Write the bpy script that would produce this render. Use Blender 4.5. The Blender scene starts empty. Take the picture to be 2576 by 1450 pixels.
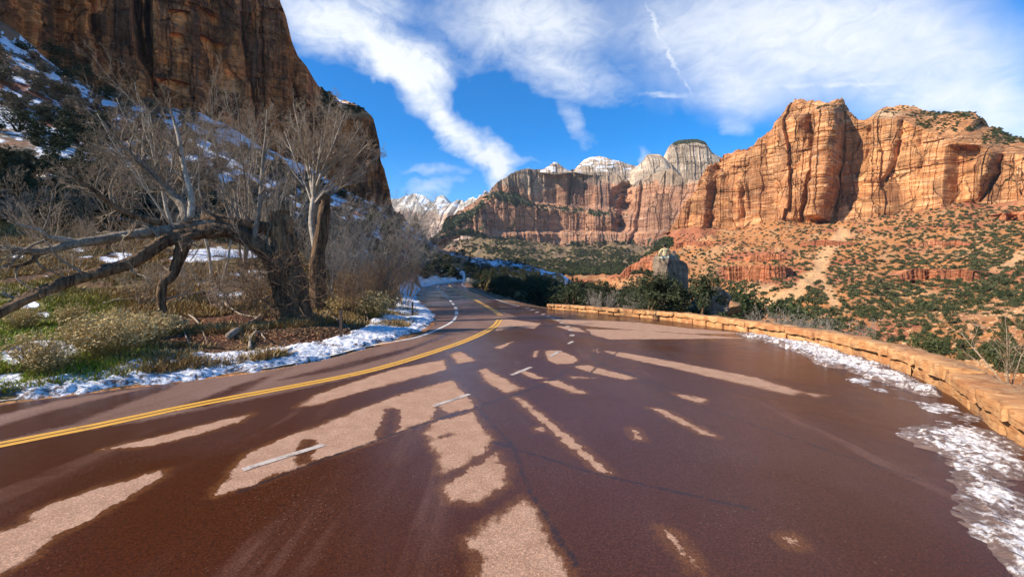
import bpy, math, random
import numpy as np
from mathutils import Vector, Matrix

# ------------------------------------------------------------------ basics
F, CX, HY, CAMZ = 430.0, 512.0, 274.0, 2.4      # focal length in pixels of a 1024 wide frame, centre, horizon, eye height
K = 1024/2575.0
RNG = np.random.default_rng(7)
random.seed(7)
scene = bpy.context.scene
COL = scene.collection
SUN_DIR = np.array([-0.955*math.cos(math.radians(33)), -0.297*math.cos(math.radians(33)), math.sin(math.radians(33))])

def ray(x, y, Y, k=K):
    """world point at depth Y on the sight line through a point of the photograph (2575 wide)"""
    px, py = x*k, y*k
    return np.array([(px-CX)/F*Y, Y, CAMZ-(py-HY)/F*Y])
def gp(x, y, k=K):
    Y = F*CAMZ/(y*k-HY)
    return np.array([(x*k-CX)/F*Y, Y])
def gpts(pts): return np.array([gp(*p) for p in pts])

# ------------------------------------------------------------------ noise
def _h(i, j, k, s):
    n = (i*374761393 + j*668265263 + k*2147483647 + s*1274126177) & 0xffffffff
    n = ((n ^ (n >> 13))*1274126177) & 0xffffffff
    n = ((n ^ (n >> 16))*2246822519) & 0xffffffff
    return ((n ^ (n >> 15)) & 0xffffff)/float(0xffffff)
def h1(i, s=0): 
    i = np.asarray(i).astype(np.int64); return _h(i, i*0+11, i*0+5, s)
def h2(i, j, s=0):
    i = np.asarray(i).astype(np.int64); j = np.asarray(j).astype(np.int64); return _h(i, j, i*0+3, s)
def vnoise(x, y, z=0.0, s=0):
    x, y, z = np.broadcast_arrays(np.asarray(x, float), np.asarray(y, float), np.asarray(z, float))
    xi, yi, zi = np.floor(x).astype(np.int64), np.floor(y).astype(np.int64), np.floor(z).astype(np.int64)
    fx, fy, fz = x-xi, y-yi, z-zi
    fx, fy, fz = [f*f*f*(f*(f*6-15)+10) for f in (fx, fy, fz)]
    r = 0
    for a in (0, 1):
        for b in (0, 1):
            for c in (0, 1):
                w = (fx if a else 1-fx)*(fy if b else 1-fy)*(fz if c else 1-fz)
                r = r + w*_h(xi+a, yi+b, zi+c, s)
    return r*2-1
def fbm(x, y, z=0.0, o=4, s=0, g=0.5):
    r, a, f, t = 0, 1.0, 1.0, 0
    for i in range(o):
        r = r+a*vnoise(np.asarray(x)*f, np.asarray(y)*f, np.asarray(z)*f, s+i*17); t += a; a *= g; f *= 2.03
    return r/t
def sstep(a, b, x):
    t = np.clip((x-a)/(b-a), 0, 1); return t*t*(3-2*t)
def lerp(a, b, t): return a+(b-a)*t
def catmull(P, n=12):
    P = [np.array(p, float) for p in P]; P = [2*P[0]-P[1]]+P+[2*P[-1]-P[-2]]; out = []
    for i in range(1, len(P)-2):
        for t in np.linspace(0, 1, n, endpoint=False):
            a, b, c, d = P[i-1:i+3]
            out.append(.5*((2*b)+(c-a)*t+(2*a-5*b+4*c-d)*t*t+(3*b-a-3*c+d)*t**3))
    out.append(P[-2]); return np.array(out)
def resample(P, step):
    P = np.array(P, float); d = np.r_[0, np.cumsum(np.linalg.norm(np.diff(P, axis=0), axis=1))]
    n = max(2, int(d[-1]/step)+1); t = np.linspace(0, d[-1], n)
    return np.stack([np.interp(t, d, P[:, k]) for k in range(P.shape[1])], 1), t
def sdpoly(X, Y, poly):
    """signed distance, positive inside"""
    poly = np.asarray(poly, float); d = np.full(X.shape, 1e9); ins = np.zeros(X.shape, bool)
    n = len(poly)
    for i in range(n):
        ax, ay = poly[i]; bx, by = poly[(i+1) % n]
        ex, ey = bx-ax, by-ay; L = ex*ex+ey*ey+1e-12
        t = np.clip(((X-ax)*ex+(Y-ay)*ey)/L, 0, 1)
        d = np.minimum(d, (X-ax-t*ex)**2+(Y-ay-t*ey)**2)
        c = ((ay > Y) != (by > Y)) & (X < (bx-ax)*(Y-ay)/((by-ay) if abs(by-ay) > 1e-12 else 1e-12)+ax)
        ins ^= c
    return np.where(ins, 1, -1)*np.sqrt(d)

# ------------------------------------------------------------------ mesh + object helpers
def mesh_np(name, V, F4=None, F3=None, mat=None, attrs=None, smooth=False):
    me = bpy.data.meshes.new(name)
    V = np.asarray(V, np.float32); loops, starts, tot = [], [], []
    n = 0
    for Fa, k in ((F4, 4), (F3, 3)):
        if Fa is not None and len(Fa):
            Fa = np.asarray(Fa, np.int32); loops.append(Fa.ravel()); m = len(Fa)
            starts.append(n+np.arange(m)*k); tot.append(np.full(m, k)); n += m*k
    me.vertices.add(len(V)); me.vertices.foreach_set('co', V.ravel())
    L = np.concatenate(loops).astype(np.int32); S = np.concatenate(starts).astype(np.int32)
    me.loops.add(len(L)); me.loops.foreach_set('vertex_index', L)
    me.polygons.add(len(S)); me.polygons.foreach_set('loop_start', S)
    me.update(calc_edges=True); me.validate()
    if smooth: me.polygons.foreach_set('use_smooth', np.ones(len(me.polygons), bool))
    else: me.polygons.foreach_set('use_smooth', np.zeros(len(me.polygons), bool))
    for k, a in (attrs or {}).items():
        a = np.asarray(a, np.float32)
        if a.ndim == 1:
            at = me.attributes.new(k, 'FLOAT', 'POINT'); at.data.foreach_set('value', a)
        else:
            at = me.attributes.new(k, 'FLOAT_COLOR', 'POINT')
            at.data.foreach_set('color', np.c_[a, np.ones(len(a))].astype(np.float32).ravel())
    if mat: me.materials.append(mat)
    return me
def tag(o, label=None, cat=None, group=None, kind=None):
    if label: o['label'] = label
    if cat: o['category'] = cat
    if group: o['group'] = group
    if kind: o['kind'] = kind
    return o
def put(name, me, parent=None, loc=None):
    o = bpy.data.objects.new(name, me); COL.objects.link(o)
    if parent: o.parent = parent
    if loc is not None: o.location = loc
    return o
def empty(name, loc, label, cat, group=None, rz=0, s=1):
    o = bpy.data.objects.new(name, None); COL.objects.link(o); o.empty_display_size = .1
    o.location = loc; o.rotation_euler = (0, 0, rz); o.scale = (s, s, s) if np.isscalar(s) else s
    return tag(o, label, cat, group)
def struct(name, me): return tag(put(name, me), kind='structure')
def dup(root, loc, rz, s, label=None, tilt=0):
    r = root.copy(); COL.objects.link(r); r.location = loc; r.rotation_euler = (tilt, 0, rz)
    r.scale = (s, s, s) if np.isscalar(s) else s
    if label: r['label'] = label
    for ch in list(root.children):
        c = ch.copy(); COL.objects.link(c); c.parent = r
        for g in ch.children:
            d = g.copy(); COL.objects.link(d); d.parent = c
    return r
def gridfaces(n, m):
    a = np.arange(n*m).reshape(n, m)
    return np.stack([a[:-1, :-1], a[:-1, 1:], a[1:, 1:], a[1:, :-1]], -1).reshape(-1, 4)
class MB:
    """collects geometry for one mesh"""
    def __init__(s): s.v, s.q, s.t, s.n, s.a = [], [], [], 0, []
    def add(s, V, Q=None, T=None, a=None):
        V = np.asarray(V, float)
        if Q is not None and len(Q): s.q.append(np.asarray(Q)+s.n)
        if T is not None and len(T): s.t.append(np.asarray(T)+s.n)
        s.v.append(V); s.n += len(V)
        if a is not None: s.a.append(np.broadcast_to(np.asarray(a, float), (len(V),)+np.shape(a)[-1:]) if np.ndim(a) < 2 else a)
    def tube(s, P, R, k=5, cap=True):
        P = np.asarray(P, float); n = len(P); R = np.broadcast_to(np.asarray(R, float), (n,))
        T = np.gradient(P, axis=0); T /= np.linalg.norm(T, axis=1)[:, None]+1e-9
        ref = np.array([0.31, 0.95, 0.05]) if abs(T[:, 1]).mean() < .8 else np.array([.95, .1, .3])
        A = np.cross(T, ref); A /= np.linalg.norm(A, axis=1)[:, None]+1e-9; B = np.cross(T, A)
        th = np.arange(k)*2*math.pi/k
        V = P[:, None]+R[:, None, None]*(np.cos(th)[None, :, None]*A[:, None]+np.sin(th)[None, :, None]*B[:, None])
        a = np.arange(n*k).reshape(n, k); b = np.roll(a, -1, 1)
        Q = np.stack([a[:-1], b[:-1], b[1:], a[1:]], -1).reshape(-1, 4)
        V = V.reshape(-1, 3); Tt = None
        if cap:
            V = np.r_[V, [P[0]], [P[-1]]]
            Tt = [(n*k, (i+1) % k, i) for i in range(k)]+[(n*k+1, (n-1)*k+i, (n-1)*k+(i+1) % k) for i in range(k)]
        s.add(V, Q, Tt)
    def box(s, c, d, rz=0, jit=0, rng=None):
        V = np.array([(x, y, z) for x in (-.5, .5) for y in (-.5, .5) for z in (-.5, .5)])*np.array(d)
        c_, s_ = math.cos(rz), math.sin(rz); V = V@np.array([[c_, s_, 0], [-s_, c_, 0], [0, 0, 1]])+np.array(c)
        s.add(V, [(0, 1, 3, 2), (4, 6, 7, 5), (0, 4, 5, 1), (2, 3, 7, 6), (0, 2, 6, 4), (1, 5, 7, 3)])
    def mesh(s, name, mat, smooth=False, attrs=None):
        return mesh_np(name, np.concatenate(s.v), np.concatenate(s.q) if s.q else None, np.concatenate(s.t) if s.t else None, mat, attrs, smooth)

# ------------------------------------------------------------------ node helpers
def mat(name):
    m = bpy.data.materials.new(name); m.use_nodes = True; m.node_tree.nodes.clear(); return m, m.node_tree
def nd(nt, typ, ins=None, **props):
    n = nt.nodes.new(typ)
    for k, v in props.items(): setattr(n, k, v)
    for k, v in (ins or {}).items():
        s = n.inputs[k]
        if isinstance(v, bpy.types.NodeSocket): nt.links.new(v, s)
        else: s.default_value = v
    return n
def M(nt, op, a, b=None, c=None, clamp=False):
    n = nd(nt, 'ShaderNodeMath', operation=op, use_clamp=clamp)
    for i, v in enumerate((a, b, c)):
        if v is None: continue
        if isinstance(v, bpy.types.NodeSocket): nt.links.new(v, n.inputs[i])
        else: n.inputs[i].default_value = v
    return n.outputs[0]
def MR(nt, v, a, b, c=0.0, d=1.0, t='SMOOTHSTEP'):
    return nd(nt, 'ShaderNodeMapRange', {0: v, 1: a, 2: b, 3: c, 4: d}, interpolation_type=t).outputs[0]
def mix(nt, f, a, b, mode='MIX'):
    n = nd(nt, 'ShaderNodeMix', data_type='RGBA', blend_type=mode)
    for i, v in ((0, f), (6, a), (7, b)):
        if isinstance(v, bpy.types.NodeSocket): nt.links.new(v, n.inputs[i])
        else: n.inputs[i].default_value = v if i == 0 else (*v, 1) if len(v) == 3 else v
    return n.outputs[2]
def ramp(nt, f, stops, interp='LINEAR'):
    n = nd(nt, 'ShaderNodeValToRGB', {0: f}); r = n.color_ramp; r.interpolation = interp
    while len(r.elements) < len(stops): r.elements.new(.5)
    for e, (p, c) in zip(r.elements, stops): e.position = p; e.color = (*c, 1)
    return n.outputs[0]
def noise(nt, vec, scale, detail=4, rough=.55, dist=0.0, sc=None):
    if sc is not None: vec = nd(nt, 'ShaderNodeMapping', {0: vec, 3: sc}).outputs[0]
    return nd(nt, 'ShaderNodeTexNoise', {'Vector': vec, 'Scale': scale, 'Detail': detail, 'Roughness': rough, 'Distortion': dist}).outputs[0]
def attr(nt, n, col=False):
    a = nd(nt, 'ShaderNodeAttribute', attribute_name=n); return a.outputs[0] if col else a.outputs[2]
def out(nt, col, rough=.9, bump=None, bstr=.5, bdist=.1, spec=.2, **kw):
    b = nd(nt, 'ShaderNodeBsdfPrincipled')
    for k, v in dict({'Base Color': col, 'Roughness': rough, 'Specular IOR Level': spec}, **kw).items():
        s = b.inputs[k]
        if isinstance(v, bpy.types.NodeSocket): nt.links.new(v, s)
        else: s.default_value = (*v, 1) if hasattr(v, '__len__') and len(v) == 3 else v
    if bump is not None:
        bn = nd(nt, 'ShaderNodeBump', {'Height': bump, 'Strength': bstr, 'Distance': bdist}); nt.links.new(bn.outputs[0], b.inputs['Normal'])
    o = nd(nt, 'ShaderNodeOutputMaterial'); nt.links.new(b.outputs[0], o.inputs[0]); return b
def pos(nt): return nd(nt, 'ShaderNodeNewGeometry').outputs['Position']

# ------------------------------------------------------------------ camera, sun, sky
cam = bpy.data.cameras.new('camera'); co = put('camera', cam); scene.camera = co
co.location = (0, 0, CAMZ); co.rotation_euler = (math.pi/2, 0, 0)
cam.sensor_width = 36; cam.lens = 36*F/1024; cam.shift_y = -(288-HY)/1024; cam.clip_start = .05; cam.clip_end = 30000
sl = bpy.data.lights.new('sun', 'SUN'); so = put('sun', sl); sl.energy = 4.7; sl.angle = math.radians(.53); sl.color = (1, .9, .76)
so.rotation_euler = Vector(SUN_DIR).to_track_quat('Z', 'Y').to_euler()
vs = scene.view_settings; scene.display_settings.display_device = 'sRGB'; vs.view_transform = 'Standard'; vs.look = 'None'; vs.gamma = 1; vs.exposure = 0.86
w = bpy.data.worlds.new('World'); scene.world = w; w.use_nodes = True; nt = w.node_tree; nt.nodes.clear()
sky = nd(nt, 'ShaderNodeTexSky', sky_type='NISHITA', sun_disc=False, sun_elevation=math.radians(33),
         sun_rotation=math.atan2(SUN_DIR[0], SUN_DIR[1]), altitude=1300, air_density=1.0, dust_density=.25, ozone_density=2.5)
hs = nd(nt, 'ShaderNodeHueSaturation', {'Hue': .505, 'Saturation': 1.5, 'Value': 1.24, 'Color': sky.outputs[0]}).outputs[0]
dirn = nd(nt, 'ShaderNodeTexCoord').outputs['Generated']
sep = nd(nt, 'ShaderNodeSeparateXYZ', {0: dirn})
iz = M(nt, 'DIVIDE', 1.0, M(nt, 'ADD', M(nt, 'MAXIMUM', sep.outputs[2], 0.0), .12))
cl = nd(nt, 'ShaderNodeCombineXYZ', {0: M(nt, 'MULTIPLY', sep.outputs[0], iz), 1: M(nt, 'MULTIPLY', sep.outputs[1], iz), 2: 0.0}).outputs[0]  # on the cloud layer
iy = M(nt, 'DIVIDE', 1.0, M(nt, 'MAXIMUM', sep.outputs[1], .08))
U, Vv = M(nt, 'MULTIPLY', sep.outputs[0], iy), M(nt, 'MULTIPLY', sep.outputs[2], iy)
n1 = noise(nt, dirn, 5.0, 6, .6, .4); n2 = noise(nt, dirn, 5.0, 6, .6, .4, sc=(1.3, 1.2, 1.4))
fine = noise(nt, dirn, 13, 7, .66, 1.6, sc=(1, 1, 1.9)); fine2 = noise(nt, dirn, 45, 4, .6)
big = noise(nt, cl, 1.6, 8, .62, 1.1)
dv = nd(nt, 'ShaderNodeCombineXYZ', {0: M(nt, 'ADD', U, M(nt, 'MULTIPLY_ADD', n1, .16, -.08)), 1: M(nt, 'ADD', Vv, M(nt, 'MULTIPLY_ADD', n2, .16, -.08)), 2: 0.0}).outputs[0]
dens = None
def cloud(x0, y0, x1, y1, wdt, d, soft=1.0):
    """an elongated cloud whose axis runs between two directions"""
    global dens
    a = np.array([(x0*K-CX)/F, (HY-y0*K)/F]); b = np.array([(x1*K-CX)/F, (HY-y1*K)/F])
    L = np.linalg.norm(b-a)/2; c = (a+b)/2; an = math.atan2(*(b-a)[::-1]); wd = wdt*K/F
    mp = nd(nt, 'ShaderNodeMapping', {0: dv, 1: (c[0], c[1], 0), 2: (0, 0, an), 3: (L+wd*.5, wd, 1)}, vector_type='TEXTURE').outputs[0]
    ln = nd(nt, 'ShaderNodeVectorMath', {0: mp}, operation='LENGTH').outputs[1]
    v = M(nt, 'MULTIPLY', MR(nt, ln, 1.0, 1.0-soft), d)
    dens = v if dens is None else M(nt, 'ADD', dens, v)
for c in [(640, -20, 960, 130, 120, .95), (860, 60, 1130, 200, 85, 1.0), (960, 150, 1150, 190, 75, .7), (1000, 200, 1190, 350, 75, 1.0), (1120, 300, 1290, 450, 62, 1.0), (1210, 390, 1300, 520, 45, .75),
          (820, 20, 1060, 10, 90, .55), (1060, 40, 1500, 130, 150, .55), (1180, -20, 1560, 60, 110, .55), (1280, 150, 1640, 230, 95, .50), (1420, 240, 1490, 400, 42, .42), (1600, 350, 1640, 410, 20, .35),
          (1600, 60, 1900, 150, 110, .45), (1780, 90, 2100, 60, 120, .35), (2200, 150, 2600, 250, 110, .35), (1780, 310, 1900, 350, 40, .3),
          (990, 480, 1180, 470, 30, .35), (980, 420, 1200, 440, 28, .28), (1180, 420, 1380, 410, 22, .3)]:
    cloud(*c)
tex = M(nt, 'ADD', M(nt, 'MULTIPLY', M(nt, 'SUBTRACT', big, .5), 1.3), M(nt, 'ADD', M(nt, 'MULTIPLY', M(nt, 'SUBTRACT', fine, .5), 1.5), M(nt, 'MULTIPLY', M(nt, 'SUBTRACT', fine2, .5), .35)))
base = M(nt, 'MINIMUM', dens, 1.15)
D = MR(nt, M(nt, 'ADD', base, M(nt, 'MULTIPLY', tex, M(nt, 'MINIMUM', M(nt, 'ADD', base, .12), .75))), .05, 1.05, 0, 1, 'LINEAR')
dens = None
for c in [(1560, 20, 2050, 150, 240, .55), (1750, 30, 2500, 20, 260, .75), (1900, 170, 2750, 170, 220, .75), (1700, 200, 1980, 260, 120, .5), (2300, 270, 2800, 340, 130, .7), (1150, 20, 1600, 60, 160, .30)]:
    cloud(*c)
veil = M(nt, 'MULTIPLY', M(nt, 'MINIMUM', dens, .84), M(nt, 'ADD', .95, M(nt, 'ADD', M(nt, 'MULTIPLY', M(nt, 'SUBTRACT', big, .5), .75), M(nt, 'MULTIPLY', M(nt, 'SUBTRACT', fine, .5), 1.0))), clamp=True)
D = M(nt, 'SUBTRACT', 1.0, M(nt, 'MULTIPLY', M(nt, 'SUBTRACT', 1.0, D), M(nt, 'SUBTRACT', 1.0, veil)))
dens = None
dv = nd(nt, 'ShaderNodeCombineXYZ', {0: M(nt, 'ADD', U, M(nt, 'MULTIPLY_ADD', fine2, .03, M(nt, 'MULTIPLY_ADD', fine, .03, -.03))), 1: M(nt, 'ADD', Vv, M(nt, 'MULTIPLY_ADD', fine, .03, -.015)), 2: 0.0}).outputs[0]
for c in [(1622, 0, 1665, 105, 9, .55), (1660, 90, 1720, 205, 9, .55), (1715, 190, 1740, 245, 6, .4), (1585, 238, 1760, 240, 9, .5), (1880, 218, 2310, 210, 9, .3), (2130, 180, 2210, 245, 5, .2)]:
    cloud(*c)
D = M(nt, 'ADD', D, M(nt, 'MULTIPLY', dens, M(nt, 'MULTIPLY_ADD', fine2, 1.6, -.1)), clamp=True)
D = M(nt, 'MULTIPLY', D, MR(nt, sep.outputs[2], -.02, .03), clamp=True)
cc = mix(nt, MR(nt, n2, .35, .65), (5.2, 5.5, 6.0), (5.9, 6.1, 6.3))
bgc = mix(nt, M(nt, 'MULTIPLY', M(nt, 'POWER', D, .85), .95), hs, cc)
bg = nd(nt, 'ShaderNodeBackground', {0: bgc, 1: .1}); wo = nd(nt, 'ShaderNodeOutputWorld'); nt.links.new(bg.outputs[0], wo.inputs[0])
# ------------------------------------------------------------------ road outline (plan)
Lpx = [(0,1016),(320,976),(644,936),(797,909),(921,877),(1000,858),(1062,838),(1092,815),(1096,800),(1085,785),(1060,768),(1042,752),(1042,738),(1058,724),(1092,713),(1165,704.5)]
Lg = np.vstack([[(-32, -14), (-23, -4), (-17, 2), (-12.9, 5.6)], gpts(Lpx)])
Rg = np.vstack([[(4.2, -14), (5.0, -4), (5.3, 1), (6.0, 4.2)], [(7.1,6.1),(7.85,7.25),(8.6,8.35),(9.45,10.0),(9.95,11.8),(10.25,14.6),(9.75,17.6),(8.2,22.6),(5.3,26.9),(2.5,30.4)],
                gpts([(1300,766),(1240,751),(1180,731),(1166,714),(1180,704.5)])])
def XL(Y): return np.interp(Y, Lg[:, 1], Lg[:, 0])
def XR(Y): return np.interp(Y, Rg[:, 1], Rg[:, 0])

# ------------------------------------------------------------------ terrain
# columns by bearing (px of a 1024 frame); entries (distance, height) or (distance, 'p', picture row of that surface)
p = lambda Y, r: (Y, CAMZ-(r-HY)/F*Y)
TAB = [
 (-420, [(2,.1),(15,.4),(34,2),(45,9),(80,40),(140,95),(260,120),(5000,120)]),
 (-60, [(2,.1),(15,.4),(30,2),(40,7),p(60,190),p(100,105),p(150,10),(300,120),(5000,120)]),
 (0,  [(2,.1),(12,.4),(16,.7),p(24,259),p(30,239),p(37,215),p(60,190),p(100,110),p(150,20),(300,100),(5000,100)]),
 (100,[(2,.1),(12,.4),(17,.7),p(25,259),p(32,238),p(41,214),p(55,204),p(100,150),p(165,86),(300,75),(5000,75)]),
 (200,[(2,.1),(12,.35),(18,.7),p(26,262),p(34,239),p(46,216),p(60,206),p(110,172),p(190,112),(330,75),(5000,75)]),
 (300,[(2,.1),(12,.3),(20,.7),p(30,264),p(41,245),p(56,225),p(72,216),p(120,205),p(220,165),(360,60),(5000,60)]),
 (360,[(2,0),(20,.3),(35,.6),p(55,264),p(80,248),p(140,222),p(240,198),(380,50),(5000,50)]),
 (391,[(2,0),(30,.2),(45,.6),p(60,271),p(90,262),p(150,238),p(260,211),(420,30),(5000,30)]),
 (420,[(2,0),(30,0),(50,.2),p(70,274.5),p(110,268),p(170,250),p(280,232),(420,-5),(700,10),(5000,40)]),
 (450,[(2,0),(60,0),(100,0),p(130,275),p(180,264),p(300,250),(430,-20),(700,2),p(1000,262),p(1350,243),(2600,110),(5000,110)]),
 (475,[(2,0),(60,0),(160,0),p(185,276),p(220,268),p(310,256),(430,-20),(700,4),p(1000,258),p(1350,238),(2600,120),(5000,120)]),
 (500,[(2,0),(30,-.2),(60,-.8),(120,-1),p(180,277),p(320,262),(450,-20),(700,4),p(1000,257),p(1350,239),(5000,103)]),
 (530,[(2,0),(30,-.4),(60,-1.6),(120,-4),p(200,279),p(310,267),(450,-25),p(700,272),p(1000,258),p(1350,243),(5000,100)]),
 (560,[(2,0),(30,-.6),(60,-3),(110,-6),p(200,282),p(300,274),(400,-25),p(700,273),p(1000,262),p(1350,246),(5000,100)]),
 (600,[(2,0),(28,-.8),(60,-4),(110,-8),(200,-12),(260,-14),(380,-28),p(700,275),p(1000,263),p(1350,246),(5000,100)]),
 (625,[(2,0),(26,-1),(60,-5),(110,-12),(200,-16),(280,-22),p(430,285),p(560,270),(760,2),p(1000,263),p(1350,245),(5000,100)]),
 (645,[(2,0),(25,-1),(60,-6),(110,-16),(200,-22),p(330,294),p(430,275),p(580,256),(700,30),p(1000,262),p(1350,244),(5000,100)]),
 (680,[(2,0),(24,-1),(60,-8),(110,-20),(210,-23),p(300,293),p(450,262),p(655,227),(800,75),(5000,75)]),
 (720,[(2,0),(22,-1),(60,-12),(110,-24),(200,-24),p(300,286),p(440,254),p(605,224),(800,72),(5000,72)]),
 (780,[(2,0),(18,-1),(55,-14),(100,-24),(180,-22),p(300,274),p(410,248),p(550,219),(800,72),(5000,72)]),
 (850,[(2,0),(14,-.6),(45,-11),(80,-20),(140,-17),p(250,280),p(350,248),p(500,213),(800,73),(5000,73)]),
 (900,[(2,0),(12,-.5),(40,-9),(70,-15),(120,-14),p(200,300),p(300,256),p(460,208),(800,72),(5000,72)]),
 (960,[(2,0),(11,-.5),(35,-8),(60,-13),(100,-11),p(180,300),p(270,255),p(425,201),(800,72),(5000,72)]),
 (1024,[(2,0),(10,-.5),(30,-7),(55,-11),(90,-9),p(160,300),p(250,253),p(395,203),(800,66),(5000,66)]),
 (1250,[(2,0),(10,-.5),(28,-6),(50,-9),(85,-7),p(150,300),p(230,250),p(330,205),(800,60),(5000,60)]),
 (1500,[(2,0),(10,-.5),(28,-6),(50,-9),(85,-7),p(150,300),p(230,250),p(330,205),(800,60),(5000,60)])]
NU, NY = 760, 470
PXS = np.r_[np.linspace(-420, -20, 60, endpoint=False), np.linspace(-20, 1044, NU-120), np.linspace(1044, 1500, 61)[1:]]
YS = np.r_[np.geomspace(1.6, 40, 190, endpoint=False), np.geomspace(40, 900, 220, endpoint=False), np.geomspace(900, 4200, 60)]
NU, NY = len(PXS), len(YS)
tabz = np.array([np.interp(YS, *zip(*[(a[0], a[1]) for a in c[1]])) for c in TAB])     # (cols, NY)
tpx = np.array([c[0] for c in TAB])
Z0 = np.array([np.interp(PXS, tpx, tabz[:, j]) for j in range(len(YS))])                # (NY, NU)
for _ in range(3): Z0[:, 1:-1] = .25*Z0[:, :-2]+.5*Z0[:, 1:-1]+.25*Z0[:, 2:]
GX = (PXS[None]-CX)/F*YS[:, None]; GY = np.repeat(YS[:, None], len(PXS), 1)
dl, dr = XL(GY)-GX, GX-XR(GY)
wl = sstep(.1, 2.6, dl); wr = sstep(.5, 5.0, dr)
wmask = np.where(GY < 175, np.maximum(wl, wr), 1)
amp = np.clip((GY-6)/60, 0, 1)
hillL = sstep(470, 380, PXS)[None]*sstep(38, 60, GY)
nz = fbm(GX/40, GY/40, 0, 5, 3)*GY*.016*amp+fbm(GX/9, GY/9, 0, 4, 5)*np.clip(GY*.012, 0, 1.6)*amp
nz += -np.abs(fbm(GX/60+.4*fbm(GX/30, GY/30, 0, 2, 8), GY/160, 0, 3, 9))*GY*.02*sstep(600, 700, PXS)[None]*sstep(150, 260, GY)
nz += fbm(GX/2.2, GY/2.2, 0, 4, 6)*.16*sstep(0, 1, wmask)*(GY < 60)
ZT = np.where(wmask > 0, Z0*wmask+nz*wmask, 0)-.06*(1-np.clip(wmask*6, 0, 1))
lnY = np.log(YS)
def tz(X, Y):
    X, Y = np.asarray(X, float), np.asarray(Y, float)
    u = np.interp(CX+F*X/Y, PXS, np.arange(NU)); v = np.interp(np.log(np.maximum(Y, 1.6)), lnY, np.arange(NY))
    i = np.clip(u.astype(int), 0, NU-2); j = np.clip(v.astype(int), 0, NY-2); a, b = u-i, v-j
    return (ZT[j, i]*(1-a)+ZT[j, i+1]*a)*(1-b)+(ZT[j+1, i]*(1-a)+ZT[j+1, i+1]*a)*b
ROWS = HY-(ZT-CAMZ)/GY*F                       # picture row of each terrain node, for casting points on to the ground
def hit(px, py, ymin=6.0, ymax=4000):
    """first ground point met by a sight line"""
    i = int(np.clip(np.interp(px, PXS, np.arange(NU)), 0, NU-1)); r = ROWS[:, i]
    ok = np.where((r <= py) & (YS > ymin) & (YS < ymax))[0]
    if not len(ok): return None
    j = ok[0]; Y = YS[j]
    if j > 0 and r[j-1] > py: Y = YS[j-1]+(YS[j]-YS[j-1])*(r[j-1]-py)/(r[j-1]-r[j]+1e-9)
    X = (px-CX)/F*Y
    return np.array([X, Y, float(tz(X, Y))])
# surface colours: red desert soil, pale sand fans, leaf litter and dormant brush, lawn-green winter grass
PXg = np.repeat(PXS[None], NY, 0)
nA, nB, nC = fbm(GX/14, GY/14, 0, 5, 21), fbm(GX/3, GY/3, 0, 4, 22), fbm(GX/60, GY/60, 0, 4, 23)
soil = np.array([.42, .175, .060]); sand = np.array([.58, .33, .15]); red = np.array([.34, .105, .05]); olive = np.array([.125, .105, .045]); tan = np.array([.47, .27, .13])
C = np.ones(GX.shape+(3,))*soil
def blend(C, c, w): return C*(1-w[..., None])+np.array(c)*w[..., None]
C = blend(C, tan, sstep(-.05, .4, nA)*.6)
C = blend(C, red, sstep(.1, .4, fbm(GX/45, GY/45, ZT/6, 4, 31))*.9)
def chart(path, wd):
    """weight along a band of the slope, traced as bearings and rows"""
    P = np.array(path, float)*K; d = np.full(GX.shape, 1e9)
    for a, b in zip(P[:-1], P[1:]):
        e = b-a; t = np.clip(((PXg-a[0])*e[0]+(ROWS-a[1])*e[1])/(e@e), 0, 1)
        d = np.minimum(d, np.hypot(PXg-a[0]-t*e[0], ROWS-a[1]-t*e[1]))
    return sstep(wd*K, wd*K*.4, d+nB*6*K+nA*8*K)*(GY > 120)
sfan = np.maximum.reduce([chart([(2120,590),(2070,640),(2060,680),(1990,740),(1900,770)], 24), chart([(2060,690),(2100,760)], 15), chart([(1940,720),(1860,740)], 13), chart([(2480,700),(2575,640)], 16), chart([(2450,820),(2575,780)], 14)])
C = blend(C, sand, sfan)
C = blend(C, red, np.maximum.reduce([chart([(1600,620),(1700,600),(1790,570)], 30), chart([(1830,640),(1990,640)], 16), chart([(1540,680),(1660,660)], 30), chart([(1820,690),(1990,700)], 24), chart([(2380,700),(2570,690)], 22)])*.8)
far = sstep(620, 800, GY)*sstep(700, 660, PXg)
C = blend(C, [.115, .115, .062], far*.75)
C = blend(C, [.30, .19, .11], far*sstep(.15, .4, nA)*.6)
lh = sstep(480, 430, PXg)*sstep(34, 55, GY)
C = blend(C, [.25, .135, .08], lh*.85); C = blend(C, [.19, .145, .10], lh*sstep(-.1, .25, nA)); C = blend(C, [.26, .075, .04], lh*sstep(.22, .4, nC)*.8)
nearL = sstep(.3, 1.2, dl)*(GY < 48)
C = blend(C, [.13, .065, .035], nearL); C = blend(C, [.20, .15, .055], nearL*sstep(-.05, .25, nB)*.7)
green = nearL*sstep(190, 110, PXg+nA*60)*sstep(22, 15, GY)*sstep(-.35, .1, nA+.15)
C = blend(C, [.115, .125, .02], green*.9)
tr = nearL*sstep(4.2, 1.5, np.hypot((GX+8.2)/1.6, (GY-15.6)))
C = blend(C, [.19, .06, .028], tr*.9)
mid = sstep(440, 480, PXg)*sstep(660, 600, PXg)*(GY < 420)
C = blend(C, [.14, .085, .05], mid*.8)
C = C*(1+.18*nB[..., None])
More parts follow.
